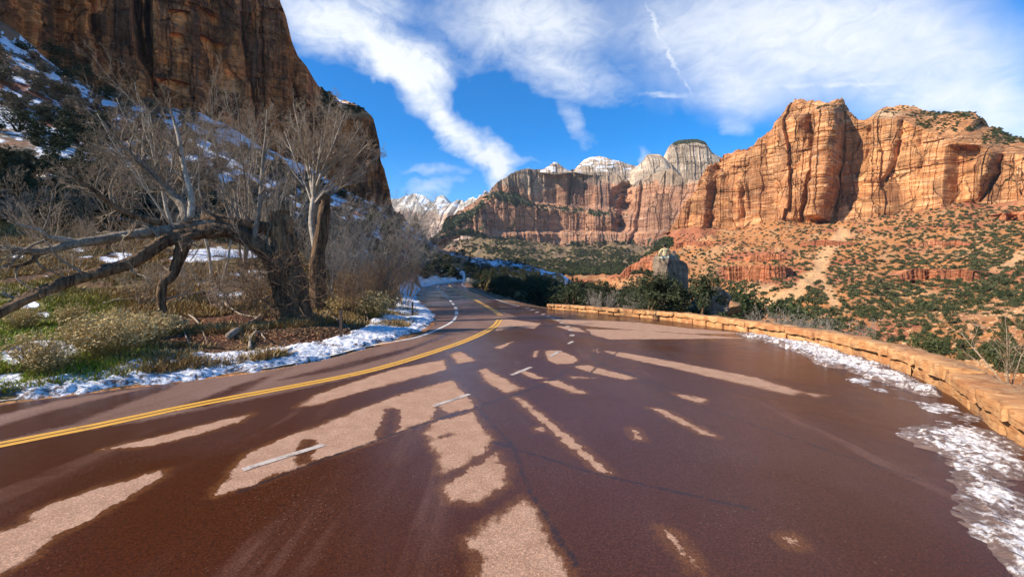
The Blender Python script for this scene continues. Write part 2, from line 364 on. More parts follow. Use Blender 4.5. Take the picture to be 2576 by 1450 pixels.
# lying snow: cover on the shaded slope and pockets further down
sn = fbm(GX/9+GY/13, GY/9-GX/20, ZT/5, 5, 41)+.5*fbm(GX/30, GY/30, 0, 3, 44)
snow = lh*np.clip(.55+sn*.75, 0, .74)*sstep(70, 0, np.abs(ROWS-150)-75)
snow = np.maximum(snow, lh*sstep(.02, .25, sn)*.70*sstep(330, 240, PXg))
snow = np.maximum(snow, mid*sstep(118, 150, GY)*np.clip(.45+sn*.8, 0, .68))
snow = np.maximum(snow, sstep(405, 455, PXg)*sstep(500, 450, PXg)*sstep(55, 70, GY)*(GY < 420)*np.clip(.30+sn*.7, 0, .62))
snow = np.maximum(snow, nearL*sstep(15, 22, GY)*np.clip(.36+sn*.8, 0, .8)*sstep(400, 330, PXg))
snow = np.where(PXg > 640, 0, snow)
for (sx, sy, rx, ry) in [(560,640,150,26),(300,650,60,18),(70,765,50,14),(120,880,110,30),(40,900,60,30),(20,955,50,20),(640,690,60,14),(110,790,30,10),(520,700,90,22)]:
    q = np.hypot((PXg/K-sx)/rx, (ROWS/K-sy)/ry)
    snow = np.maximum(snow, nearL*sstep(1.25, .6, q+nB*.5)*(.62 if sy < 710 else 1))
m_ground, nt = mat('ground'); P_ = pos(nt)
col = attr(nt, 'Col', True); sa = attr(nt, 'snow')
nf = noise(nt, P_, .9, 6, .65); nm = noise(nt, P_, 6.0, 5, .65); nb = noise(nt, P_, .22, 5, .6)
c1 = mix(nt, 1.0, col, ramp(nt, nf, [(.25, (.55,.55,.55)), (.5, (1,1,1)), (.75, (1.5,1.45,1.4))]), 'MULTIPLY')
c1 = mix(nt, 1.0, c1, ramp(nt, nm, [(.3, (.6,.6,.6)), (.7, (1.3,1.3,1.3))]), 'MULTIPLY')
sth = M(nt, 'ADD', sa, M(nt, 'ADD', M(nt, 'MULTIPLY', M(nt, 'SUBTRACT', nf, .5), 1.0), M(nt, 'MULTIPLY', M(nt, 'SUBTRACT', nb, .5), .8)))
sm = MR(nt, sth, .52, .62)
c2 = mix(nt, sm, c1, (.78, .80, .84))
hgt = M(nt, 'ADD', M(nt, 'ADD', nf, M(nt, 'MULTIPLY', nm, .25)), M(nt, 'MULTIPLY', sm, .5))
out(nt, c2, .95, hgt, .9, .35)
quads = gridfaces(NY, NU)
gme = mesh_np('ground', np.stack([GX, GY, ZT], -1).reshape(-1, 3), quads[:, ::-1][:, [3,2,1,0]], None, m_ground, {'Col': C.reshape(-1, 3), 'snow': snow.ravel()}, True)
struct('ground', gme)
# the rest of the plain round the viewer, outside the strip that faces the canyon
mb = MB()
xs, ys = np.linspace(-400, 400, 60), np.linspace(-300, 60, 60)
A, B = np.meshgrid(xs, ys); Zs = np.where((B > -12), -.5-8*sstep(8, 60, A)*1.0, -.4)+fbm(A/30, B/30, 0, 3, 3)*.3
Zs = np.where(np.abs(A) > 420, Zs, Zs); keep = ((B < np.abs(A)*.43-6) | (B < 1.2))
idx = gridfaces(60, 60); kf = keep.ravel()[idx].all(1)
me = mesh_np('ground', np.stack([A, B, Zs-.3], -1).reshape(-1, 3), idx[kf], None, m_ground, {'Col': np.tile([.2, .12, .06], (3600, 1)), 'snow': np.zeros(3600)}, True)
struct('ground', me)

# ------------------------------------------------------------------ road
RY = np.r_[np.linspace(-12, 2, 30, endpoint=False), np.geomspace(2, 172, 640)]
NXr = 420
tt = np.linspace(0, 1, NXr)
RX = XL(RY)[:, None]*(1-tt)+XR(RY)[:, None]*tt; RYY = np.repeat(RY[:, None], NXr, 1)
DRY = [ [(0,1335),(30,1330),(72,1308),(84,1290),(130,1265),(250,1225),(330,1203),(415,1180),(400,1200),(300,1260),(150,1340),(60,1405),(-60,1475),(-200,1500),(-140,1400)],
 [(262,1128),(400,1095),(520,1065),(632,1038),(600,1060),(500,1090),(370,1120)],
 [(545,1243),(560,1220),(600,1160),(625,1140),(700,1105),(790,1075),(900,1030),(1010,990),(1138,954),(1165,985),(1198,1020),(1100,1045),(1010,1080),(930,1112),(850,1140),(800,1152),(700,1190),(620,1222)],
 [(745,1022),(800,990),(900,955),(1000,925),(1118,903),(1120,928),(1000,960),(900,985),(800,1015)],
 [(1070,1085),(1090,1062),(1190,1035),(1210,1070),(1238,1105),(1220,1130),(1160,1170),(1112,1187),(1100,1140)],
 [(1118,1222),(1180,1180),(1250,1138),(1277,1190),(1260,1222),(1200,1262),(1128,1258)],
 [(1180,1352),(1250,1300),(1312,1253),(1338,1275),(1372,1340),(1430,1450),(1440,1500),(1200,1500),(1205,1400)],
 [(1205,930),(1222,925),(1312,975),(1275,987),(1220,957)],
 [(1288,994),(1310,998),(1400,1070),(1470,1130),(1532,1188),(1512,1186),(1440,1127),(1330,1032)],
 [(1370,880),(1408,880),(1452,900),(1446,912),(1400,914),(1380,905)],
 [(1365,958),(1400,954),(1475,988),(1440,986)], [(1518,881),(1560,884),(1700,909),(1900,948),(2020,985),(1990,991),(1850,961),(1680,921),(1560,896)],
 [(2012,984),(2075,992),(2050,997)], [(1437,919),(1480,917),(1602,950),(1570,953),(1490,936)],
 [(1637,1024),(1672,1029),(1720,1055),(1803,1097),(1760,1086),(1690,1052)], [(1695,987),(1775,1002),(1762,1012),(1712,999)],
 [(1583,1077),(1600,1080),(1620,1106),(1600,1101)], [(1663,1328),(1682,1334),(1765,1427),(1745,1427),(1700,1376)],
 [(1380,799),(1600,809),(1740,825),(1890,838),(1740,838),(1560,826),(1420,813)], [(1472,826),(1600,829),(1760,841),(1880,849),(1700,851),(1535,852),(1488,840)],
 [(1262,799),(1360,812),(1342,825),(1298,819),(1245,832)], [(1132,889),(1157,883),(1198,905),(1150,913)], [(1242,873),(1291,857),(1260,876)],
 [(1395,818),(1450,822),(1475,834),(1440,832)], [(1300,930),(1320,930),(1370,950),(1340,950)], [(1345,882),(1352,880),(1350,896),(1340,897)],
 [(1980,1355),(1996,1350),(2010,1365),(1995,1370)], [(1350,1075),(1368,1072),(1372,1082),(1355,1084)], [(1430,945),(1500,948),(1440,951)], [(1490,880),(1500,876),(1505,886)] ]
WET_AND_SHADOW = [ [(945,1092),(958,1060),(970,1030),(990,1022),(1005,1030),(1010,1050),(1005,1078),(990,1105),(950,1112)], [(735,1180),(745,1130),(760,1108),(775,1100),(792,1105),(800,1120),(790,1140),(785,1160),(740,1176)],  # these two notches are people's cast shadows, painted as wet road
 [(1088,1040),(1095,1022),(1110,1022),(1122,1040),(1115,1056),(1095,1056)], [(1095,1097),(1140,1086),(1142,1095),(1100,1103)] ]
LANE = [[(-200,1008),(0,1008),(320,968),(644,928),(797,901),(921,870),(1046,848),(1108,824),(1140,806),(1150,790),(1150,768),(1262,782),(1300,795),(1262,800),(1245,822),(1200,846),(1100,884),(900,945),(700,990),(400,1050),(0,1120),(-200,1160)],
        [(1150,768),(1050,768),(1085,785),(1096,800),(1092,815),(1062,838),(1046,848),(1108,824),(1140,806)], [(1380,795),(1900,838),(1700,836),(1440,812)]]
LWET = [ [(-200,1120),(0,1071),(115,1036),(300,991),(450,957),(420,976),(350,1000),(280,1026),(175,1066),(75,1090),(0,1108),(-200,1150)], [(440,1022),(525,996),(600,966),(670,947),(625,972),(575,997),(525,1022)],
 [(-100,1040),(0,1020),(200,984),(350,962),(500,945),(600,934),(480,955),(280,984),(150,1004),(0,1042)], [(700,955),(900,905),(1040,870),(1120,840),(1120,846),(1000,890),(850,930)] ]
def sdmax(polys):
    r = np.full(RX.shape, -9.0)
    for q in polys: r = np.maximum(r, sdpoly(RX, RYY, gpts(q)))
    return r
sdD = np.minimum(sdmax(DRY), -sdmax(WET_AND_SHADOW)); sdL = np.minimum(sdmax(LANE), -sdmax(LWET))
crk = np.full(RX.shape, 9.0)
for path in ([(1750,1000),(1490,905),(1500,870),(1480,830),(1400,803),(1330,790)], [(600,1235),(800,1158),(1010,1083),(1200,1022),(1370,965),(1450,915),(1490,895)], [(1370,955),(1500,945),(1650,962),(1900,985),(2200,1010)], [(1560,880),(1520,905),(1480,940)], [(1200,1022),(1290,1120),(1330,1230),(1450,1420)], [(1500,905),(1700,1000),(2050,1120),(2300,1200)], [(1240,1110),(1500,1190),(1900,1280)]):
    G = gpts(path)
    for a, b in zip(G[:-1], G[1:]):
        e = b-a; t = np.clip(((RX-a[0])*e[0]+(RYY-a[1])*e[1])/(e@e), 0, 1)
        crk = np.minimum(crk, np.hypot(RX-a[0]-t*e[0], RYY-a[1]-t*e[1]))
mud = np.maximum.reduce([sstep(-1.5, 1.5, sdpoly(RX, RYY, gpts(q)))*k for q, k in [([(-400,1180),(300,1140),(700,1180),(1050,1150),(1080,1300),(1150,1600),(-400,1700)], 1.0), ([(1600,870),(1900,850),(2200,930),(2350,1100),(2200,1150),(1900,1020),(1680,960)], .8), ([(2200,1080),(2330,1060),(2420,1500),(2300,1500)], .6), ([(1080,1190),(1240,1260),(1180,1600),(1080,1600)], .9)]])
m_road, nt = mat('road'); P_ = pos(nt)
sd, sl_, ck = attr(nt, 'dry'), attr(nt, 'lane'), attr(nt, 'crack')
nE = noise(nt, P_, 3.2, 6, .65); nE2 = noise(nt, P_, 14, 5, .65, sc=(1, .5, 1)); agg = noise(nt, P_, 95, 3, .7); agg2 = noise(nt, P_, 38, 4, .7); bg_ = noise(nt, P_, .33, 5, .6, .5); strk = noise(nt, P_, .8, 5, .6, .3, sc=(1, .22, 1))
pert = M(nt, 'ADD', M(nt, 'MULTIPLY', M(nt, 'SUBTRACT', nE, .5), .42), M(nt, 'ADD', M(nt, 'MULTIPLY', M(nt, 'SUBTRACT', nE2, .5), .30), M(nt, 'MULTIPLY', M(nt, 'SUBTRACT', agg2, .5), .10)))
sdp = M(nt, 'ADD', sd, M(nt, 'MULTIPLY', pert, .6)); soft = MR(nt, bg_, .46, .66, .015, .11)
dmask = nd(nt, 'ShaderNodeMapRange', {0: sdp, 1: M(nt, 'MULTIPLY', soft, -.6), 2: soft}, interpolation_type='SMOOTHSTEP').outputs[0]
lmask = MR(nt, M(nt, 'ADD', sl_, M(nt, 'MULTIPLY', pert, .8)), -.10, .16)
wetc = mix(nt, MR(nt, M(nt, 'SUBTRACT', bg_, M(nt, 'MULTIPLY', M(nt, 'SUBTRACT', attr(nt, 'mud'), .35), .34)), .36, .62), (.058, .0150, .0030), (.068, .0245, .0150))
wetc = mix(nt, MR(nt, strk, .48, .78, 0, .5), wetc, (.083, .038, .027))
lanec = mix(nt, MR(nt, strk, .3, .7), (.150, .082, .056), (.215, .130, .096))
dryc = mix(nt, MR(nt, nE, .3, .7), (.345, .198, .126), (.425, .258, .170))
chip = nd(nt, 'ShaderNodeTexVoronoi', {'Vector': P_, 'Scale': 70.0}, feature='F1'); chv = nd(nt, 'ShaderNodeSeparateColor', {0: chip.outputs[1]}).outputs[0]
grain = mix(nt, 1.0, ramp(nt, agg, [(.28, (.5,.5,.5)), (.5, (1,1,1)), (.72, (1.6,1.52,1.45))]), ramp(nt, chv, [(0, (.80,.80,.81)), (.6, (1,1,1)), (1, (1.30,1.26,1.22))]), 'MULTIPLY')
gr2 = ramp(nt, agg2, [(.3, (.70,.70,.70)), (.7, (1.28,1.28,1.28))])
wetc = mix(nt, M(nt, 'MULTIPLY', MR(nt, sdp, -.16, -.01), .6), wetc, (.155, .060, .018))
tyre = M(nt, 'MULTIPLY', MR(nt, noise(nt, P_, 1.1, 5, .6, .2, sc=(1.0, .10, 1)), .56, .66), MR(nt, bg_, .40, .55)); wetc = mix(nt, M(nt, 'MULTIPLY', tyre, .22), wetc, (.24, .13, .09))
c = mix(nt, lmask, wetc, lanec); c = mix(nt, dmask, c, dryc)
c = mix(nt, 1.0, c, grain, 'MULTIPLY'); c = mix(nt, 1.0, c, gr2, 'MULTIPLY')
vor = nd(nt, 'ShaderNodeTexVoronoi', {'Vector': P_, 'Scale': 34.0, 'Randomness': 1.0}, feature='F1')
peb = M(nt, 'MULTIPLY', MR(nt, vor.outputs[0], .26, .12), MR(nt, noise(nt, P_, .55, 4, .6), .44, .62))
grit = M(nt, 'MULTIPLY', peb, M(nt, 'POWER', nd(nt, 'ShaderNodeSeparateColor', {0: vor.outputs[1]}).outputs[0], 4.0))
c = mix(nt, M(nt, 'MULTIPLY', grit, .75), c, (.34, .24, .165))
ckm = M(nt, 'MULTIPLY', MR(nt, M(nt, 'ADD', ck, M(nt, 'MULTIPLY', pert, .25)), .05, .01), .85)
c = mix(nt, ckm, c, (.028, .018, .018))
dd = M(nt, 'MAXIMUM', dmask, M(nt, 'MULTIPLY', lmask, .75))
rw = MR(nt, M(nt, 'ADD', bg_, M(nt, 'MULTIPLY', M(nt, 'SUBTRACT', nE, .5), .5)), .36, .62, .10, .26)
rough = M(nt, 'ADD', M(nt, 'MULTIPLY', rw, M(nt, 'SUBTRACT', 1.0, dd)), M(nt, 'MULTIPLY', dd, .88))
bs = M(nt, 'MULTIPLY', M(nt, 'ADD', M(nt, 'MULTIPLY', agg, .6), M(nt, 'MULTIPLY', agg2, .6)), M(nt, 'ADD', .62, M(nt, 'MULTIPLY', dd, .5)))
out(nt, c, rough, bs, .6, .008, .27, IOR=1.33)
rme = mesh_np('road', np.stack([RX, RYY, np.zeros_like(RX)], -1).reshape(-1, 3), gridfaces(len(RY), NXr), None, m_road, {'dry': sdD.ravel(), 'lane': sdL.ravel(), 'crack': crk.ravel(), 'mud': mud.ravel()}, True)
struct('road', rme)

# ------------------------------------------------------------------ painted lines
def paint(name, c, worn):
    m, nt = mat(name); P_ = pos(nt); a = noise(nt, P_, 80, 4, .75); b = noise(nt, P_, 5, 5, .65)
    k = MR(nt, M(nt, 'ADD', M(nt, 'MULTIPLY', a, .5), M(nt, 'MULTIPLY', b, .5)), worn, worn+.12)
    out(nt, mix(nt, k, (.16, .09, .06), mix(nt, b, c, [x*.82 for x in c])), .6, a, .4, .006, .3); return m
m_yel, m_wht, m_wht2 = paint('yellow_paint', (.72, .37, .05), .35), paint('white_paint', (.72, .67, .60), .34), paint('worn_white_paint', (.58, .49, .41), .40)
def strip(mb, path, wd, off=0.0, z=.006, step=.5):
    Pc, t = resample(path, step); T = np.gradient(Pc, axis=0); T /= np.linalg.norm(T, axis=1)[:, None]; N = np.c_[-T[:, 1], T[:, 0]]
    jl = (fbm(t*1.7, t*0+off*9, 0, 3, 3)*.012)[:, None]
    a, b = Pc+N*(off+wd/2+jl), Pc+N*(off-wd/2+jl)
    V = np.stack([np.c_[a, np.full(len(a), z)], np.c_[b, np.full(len(a), z)]], 1).reshape(-1, 3)
    mb.add(V, gridfaces(len(a), 2))
yel = catmull(gpts([(-160,1155),(0,1117),(250,1068),(500,1015),(750,968),(900,938),(1000,912),(1080,887),(1160,860),(1215,836),(1245,818),(1257,802)]), 10)
mb = MB(); strip(mb, yel, .135, .093); strip(mb, yel, .135, -.093); struct('yellow_line', mb.mesh('yellow_line', m_yel))
yf = catmull(gpts([(1259,792),(1236,776),(1200,755.5),(1160,735),(1132,719),(1133,711),(1160,705.5)]), 10)
mb = MB(); strip(mb, yf, .11, .09); strip(mb, yf, .11, -.09); struct('yellow_line', mb.mesh('yellow_line', m_yel))
wl_ = catmull(gpts([(-120,1026),(0,1006),(320,967),(644,927),(797,900),(921,869.5),(1046,847.5),(1108,823.5),(1138,806.5),(1147,794)]), 10)
mb = MB(); strip(mb, wl_, .13); struct('white_edge_line', mb.mesh('white_edge_line', m_wht))
def dashes(path, n, frac, wd, m):
    Pd, t = resample(path, .25); mb = MB(); L = len(Pd)
    for k in range(n):
        a, b = int(k/n*L), int((k+frac)/n*L)
        if b-a >= 1: strip(mb, Pd[a:b+1], wd)
    struct('white_dashes', mb.mesh('white_dashes', m))
dashes(catmull(gpts([(1148,789),(1147,776),(1138,762),(1122,744),(1106,730),(1100,720),(1106,712)]), 12), 22, .5, .2, m_wht)
mb = MB()
for a, b in [((610,1180),(815,1117)), ((1090,1020),(1180,990)), ((1286,942),(1336,922)), ((1384,895),(1409,881)), ((1429,863.5),(1441,857)), ((1436,844),(1441,840)), ((1433,830.5),(1436,827.5)),
             ((1424,821),(1431,818.5)), ((1411,812),(1417,809.5)), ((1399,805),(1407,802.5)), ((1388,799.5),(1395,797.5)), ((1374,795),(1382,793)), ((1362,790),(1370,788)), ((1347,785),(1355,783)), ((1335,778.5),(1343,776.5)), ((1322,774.5),(1330,772.5))]:
    strip(mb, gpts([a, b]), .11 if a[1] > 860 else .18, step=.2)
struct('white_dashes', mb.mesh('white_dashes', m_wht2))
mb = MB(); strip(mb, catmull(gpts([(1306,769),(1270,759.5),(1226,743),(1190,729),(1162,714),(1172,706)]), 10), .15); struct('white_edge_line', mb.mesh('white_edge_line', m_wht2))

# ------------------------------------------------------------------ snow ploughed along the kerb
def snow_mat(name, dirt):
    m, nt = mat(name); P_ = pos(nt); a, b, c_ = noise(nt, P_, 2.2, 6, .65), noise(nt, P_, 11, 6, .68), noise(nt, P_, 45, 4, .7)
    e = attr(nt, 'edge')
    k = M(nt, 'ADD', M(nt, 'MULTIPLY', a, .5), M(nt, 'MULTIPLY', b, .5)); k = M(nt, 'SUBTRACT', k, M(nt, 'MULTIPLY', e, .13))
    f = MR(nt, k, dirt-.07, dirt+.05)
    cl_ = mix(nt, f, mix(nt, b, (.075, .038, .028), (.27, .19, .155)), mix(nt, MR(nt, b, .35, .6), *(((.66, .61, .58), (.86, .86, .87)) if dirt < .45 else ((.40, .33, .29), (.74, .70, .67)))))
    out(nt, cl_, .75, M(nt, 'ADD', b, M(nt, 'MULTIPLY', c_, .3)), .8, .05, .25); return m
m_snow2 = snow_mat('gritty_snow', .455); m_snow, m_snowd = snow_mat('snow', .38), snow_mat('dirty_snow', .492)
def snow_sheet(poly, h, res, mt, base='t', seed=0, edge=.25, wav=.3, dirtband=None, label=None):
    poly = np.asarray(poly, float); lo, hi = poly.min(0)-.5, poly.max(0)+.5
    nx, ny = int((hi[0]-lo[0])/res)+2, int((hi[1]-lo[1])/res)+2
    X, Y = np.meshgrid(np.linspace(lo[0], hi[0], nx), np.linspace(lo[1], hi[1], ny))
    sd = sdpoly(X, Y, poly)+fbm(X*1.3, Y*1.3, 0, 4, seed)*wav+fbm(X*5, Y*5, 0, 3, seed+3)*wav*.3
    lump = .55+.55*fbm(X*1.6, Y*1.6, 0, 3, seed+5)+.45*np.abs(fbm(X*5.5, Y*5.5, 0, 4, seed+9))+.35*fbm(X*14, Y*14, 0, 3, seed+11)
    H = h*sstep(-.02, edge, sd)*np.clip(lump, .12, 2)+np.clip(sd, -.3, 0)*.4
    Z = (tz(X, Y) if base == 't' else np.zeros_like(X))
    if base == 't': Z = np.maximum(Z, np.where((X > XL(Y)) & (X < XR(Y)), 0, -9))
    V = np.stack([X, Y, Z+H-.012], -1).reshape(-1, 3); idx = gridfaces(ny, nx); kf = (sd.ravel()[idx] > -.08).any(1)
    used = np.unique(idx[kf]); rm = np.zeros(len(V), int); rm[used] = np.arange(len(used))
    return mesh_np('snow', V[used], rm[idx[kf]], None, mt, {'edge': sstep(.5, 0, sd).ravel()[used]}, True)
sno = [(-60,975),(0,963),(100,956),(230,940),(330,912),(420,893),(560,890),(700,876),(800,856),(870,838),(930,812),(985,775),(1000,742),(1030,727),(1055,717)]
so_ = [(1060,722),(1046,738),(1046,752),(1064,768),(1090,787),(1090,800),(1072,822),(1000,848),(921,872),(797,903),(644,931),(320,971),(0,1006),(-60,1014)]
inner = gpts(sno)
nearpoly = [q for q in np.vstack([gpts(sno), gpts(so_)])]
def drop(q):
    h = hit(q[0]*K, q[1]*K, 5, 120); return h[:2] if h is not None else gp(*q)
sp = np.vstack([[drop(q) for q in sno[:-3]], gpts(sno[-3:]), gpts(so_)])
def splitY(poly, a, b):
    """clip a plan polygon to a band of distance"""
    def clip(P, f):
        R = []
        for i in range(len(P)):
            A_, B_ = P[i-1], P[i]; fa, fb = f(A_), f(B_)
            if (fa > 0) != (fb > 0): R.append(A_+(B_-A_)*fa/(fa-fb))
            if fb > 0: R.append(B_)
        return R
    return np.array(clip(clip([np.array(q) for q in poly], lambda q: q[1]-a), lambda q: b-q[1]))
tag(put('snow', snow_sheet(splitY(sp, 2, 22.3), .15, .05, m_snow, 't', 5, .2, .24)), 'heaped white snow ploughed along the left road edge below the bare trees', 'snow bank', kind='stuff')
tag(put('snow', snow_sheet(splitY(sp, 21.9, 75), .22, .16, m_snow, 't', 6, .3, .4)), 'smooth snow filling the inside of the bend beside the road post', 'snow bank', kind='stuff')
farp = np.vstack([gpts([(1060,722),(1095,713),(1170,704.8)]), gpts([(1170,702.5),(1092,709),(1050,718)])])
tag(put('snow', snow_sheet(farp, .3, .5, m_snow, 't', 7, .4, .3)), 'thin snow line along the far left verge of the road', 'snow bank', kind='stuff')
rs1 = [(1850,838),(1935,848),(2085,869),(2205,912),(2318,946),(2400,1002),(2330,1000),(2290,985),(2230,962),(2130,935),(2060,915),(1980,880),(1920,858)]
tag(put('snow', snow_sheet(gpts(rs1), .13, .03, m_snow2, 0, 15, .22, .34)), 'crusty snow strip lying against the foot of the sandstone wall', 'snow bank', kind='stuff')
rs2 = [(2250,1075),(2330,1050),(2445,1040),(2510,1078),(2570,1118),(2640,1150),(2680,1480),(2575,1480),(2500,1420),(2420,1360),(2370,1300),(2350,1240),(2320,1170),(2290,1120)]
tag(put('snow', snow_sheet(gpts(rs2), .10, .016, m_snowd, 0, 25, .5, .42)), 'dirty melting snow patch on the red tarmac near the end of the wall', 'snow bank', kind='stuff')
rs3 = [(2120,935),(2230,965),(2330,1003),(2400,1010),(2440,1040),(2350,1045),(2280,1020),(2180,985),(2100,950)]
tag(put('snow', snow_sheet(gpts(rs3), .05, .025, m_snow2, 0, 35, .3, .5)), 'thin grey slush film on the road in front of the wall', 'slush', kind='stuff')

# ------------------------------------------------------------------ sandstone parapet
m_stone, nt = mat('sandstone_block'); P_ = pos(nt); a, b, c_ = noise(nt, P_, 3.0, 6, .62), noise(nt, P_, 4.0, 5, .6, .6, sc=(1, 1, 6)), noise(nt, P_, 40, 4, .7)
rnd = nd(nt, 'ShaderNodeNewGeometry').outputs['Random Per Island']
cs = mix(nt, rnd, (.47, .225, .085), (.36, .150, .060)); cs = mix(nt, MR(nt, a, .38, .66), cs, (.55, .31, .14)); cs = mix(nt, MR(nt, b, .5, .66, 0, .8), cs, (.25, .10, .040)); cs = mix(nt, MR(nt, noise(nt, P_, .9, 5, .65), .55, .7, 0, .6), cs, (.20, .115, .07))
out(nt, cs, .9, M(nt, 'ADD', M(nt, 'MULTIPLY', a, 1.0), M(nt, 'ADD', b, M(nt, 'MULTIPLY', c_, .35))), .8, .03)
def block(mb, pa, pb, na, nb_, th, z0, z1, rng, o0=0.0):
    """one rough dressed stone between two stations of the wall line"""
    nl, nh, nw = max(3, int(np.linalg.norm(pb-pa)/.09)), 4, 5
    def P3(u, v, w_):
        q = pa+(pb-pa)*u; n = na+(nb_-na)*u
        return np.r_[q+n*(o0+w_*th), z0+(z1-z0)*v]
    sec = [(0, 0), (0, .5), (0, .9), (.06, 1), (.5, 1.0), (.94, 1), (1, .9), (1, .5), (1, 0)]
    us = np.r_[0, .02, np.linspace(.06, .94, nl), .98, 1]
    V = np.array([[P3(u, v, w_) for w_, v in sec] for u in us])
    ctr = V.mean((0, 1)); s_ = rng.integers(1000)
    d = np.stack([fbm(V[..., 0]*3, V[..., 1]*3, V[..., 2]*4, 3, s_+k*7) for k in range(3)], -1)*.05+np.stack([fbm(V[..., 0]*9, V[..., 1]*9, V[..., 2]*11, 3, s_+50+k*7) for k in range(3)], -1)*.022
    endk = np.where((us < .01) | (us > .99), .84, 1)[:, None, None]
    V = ctr*0+(V-V.mean(1, keepdims=True))*endk+V.mean(1, keepdims=True)+d
    n, m_ = V.shape[:2]; Q = gridfaces(n, m_); Vf = V.reshape(-1, 3)
    T = [(0, i+1, i) for i in range(1, m_-1)]+[((n-1)*m_, (n-1)*m_+i, (n-1)*m_+i+1) for i in range(1, m_-1)]
    mb.add(Vf, Q, T)
wallp = catmull([tuple(q) for q in [(4.4,.5),(5.4,2.6),(6.1,4.2)]]+[tuple(q) for q in Rg[4:14]], 14)
wp, wt = resample(wallp, .05); Tn = np.gradient(wp, axis=0); Tn /= np.linalg.norm(Tn, axis=1)[:, None]
for _ in range(40): Tn[1:-1] = (Tn[:-2]+Tn[1:-1]+Tn[2:])/3
Nn = np.c_[Tn[:, 1], -Tn[:, 0]]
wall = empty('stone_wall', (float(wp[0][0]), float(wp[0][1]), 0), 'low curved wall of orange sandstone blocks edging the pullout', 'wall')
def course(name, z0, z1, th, o0, lmin, lmax, seed, gap=.045):
    rng = np.random.default_rng(seed); mb = MB(); s = 0
    while s < wt[-1]-.25:
        e = min(s+rng.uniform(lmin, lmax), wt[-1]); i, j = np.searchsorted(wt, s), min(np.searchsorted(wt, e-gap), len(wp)-1)
        if j-i > 2:
            near = wp[i][1] < 20
            kz = 0 if z0 < 0 else rng.uniform(-.02, .02)
            hk = float(np.interp(wp[i][1], [15, 30], [1, .62])); block(mb, wp[i], wp[j], Nn[i], Nn[j], th+rng.uniform(-.03, .07), z0*hk if z0 > 0 else z0, (z1+kz)*hk, rng, o0+rng.uniform(-.035, .035))
        s = e
    me = mb.mesh(name, m_stone, True); o = put(name, me, wall); o.matrix_parent_inverse = Matrix.Translation(-Vector(wall.location)); return o
course('base_course', -.15, .26, .46, .03, .5, 1.3, 2)
course('coping', .268, .50, .62, -.06, .6, 2.2, 3)
# ------------------------------------------------------------------ cliffs
def blocks1(s, sp, seed):
    """random blocks along a line: offset and tilt that step at the joints"""
    w_ = s/sp; c = np.floor(w_); e = h1(c, seed)*.8+.1              # joint inside each cell
    left = (w_-c) < e; i = np.where(left, c-1, c); 
    x0 = np.where(left, c-1+h1(c-1, seed)*.8+.1, c+e); x1 = np.where(left, c+e, c+1+h1(c+1, seed)*.8+.1)
    f = (w_-x0)/(x1-x0)
    return h1(i, seed+1)*2-1, (h1(i, seed+2)*2-1)*(f-.5), f, i
def relief(S, Zm, sp, a, seed, strata=1.0, zsp=1.0):
    """metres of outward relief of a jointed sandstone wall"""
    d = np.zeros_like(S)
    for k, (m, am) in enumerate(((1.0, 1.0), (.34, .50), (.13, .25), (.05, .10))):
        s_ = S+fbm(S/(sp*m*3), Zm/(sp*m*1.6), 0, 3, seed+k)*sp*m*.22
        zc = Zm+fbm(S/(sp*m), Zm/(sp*m*4), 0, 2, seed+40+k)*sp*m*.18
        _, _, _, i0 = blocks1(s_, sp*m, seed+k*5)
        zo, zt, zf, zi = blocks1(zc+h1(i0, seed+3)*sp*m*4, sp*m*2.6, seed+60+k)
        o, t, f, i = blocks1(s_+h1(zi, seed+9)*sp*m*.25, sp*m, seed+k*5)
        d += am*a*(.75*o+.6*t+.35*zo*(k > 0)-.5*zt*(k > 0)+.13*(4*f*(1-f))**.5)
    for m, am in ((1.0, .11), (.35, .06), (.12, .028)):
        zc = Zm+fbm(S/(sp*1.2), Zm/(sp*.5), 0, 4, seed+80)*sp*.28
        o, t, f, i = blocks1(zc, sp*.42*m*zsp, seed+90)
        d += strata*a*am*(o-1.2*t)
    d += a*.16*fbm(S/(sp*.5), Zm/(sp*.5), 0, 5, seed+99)
    return d
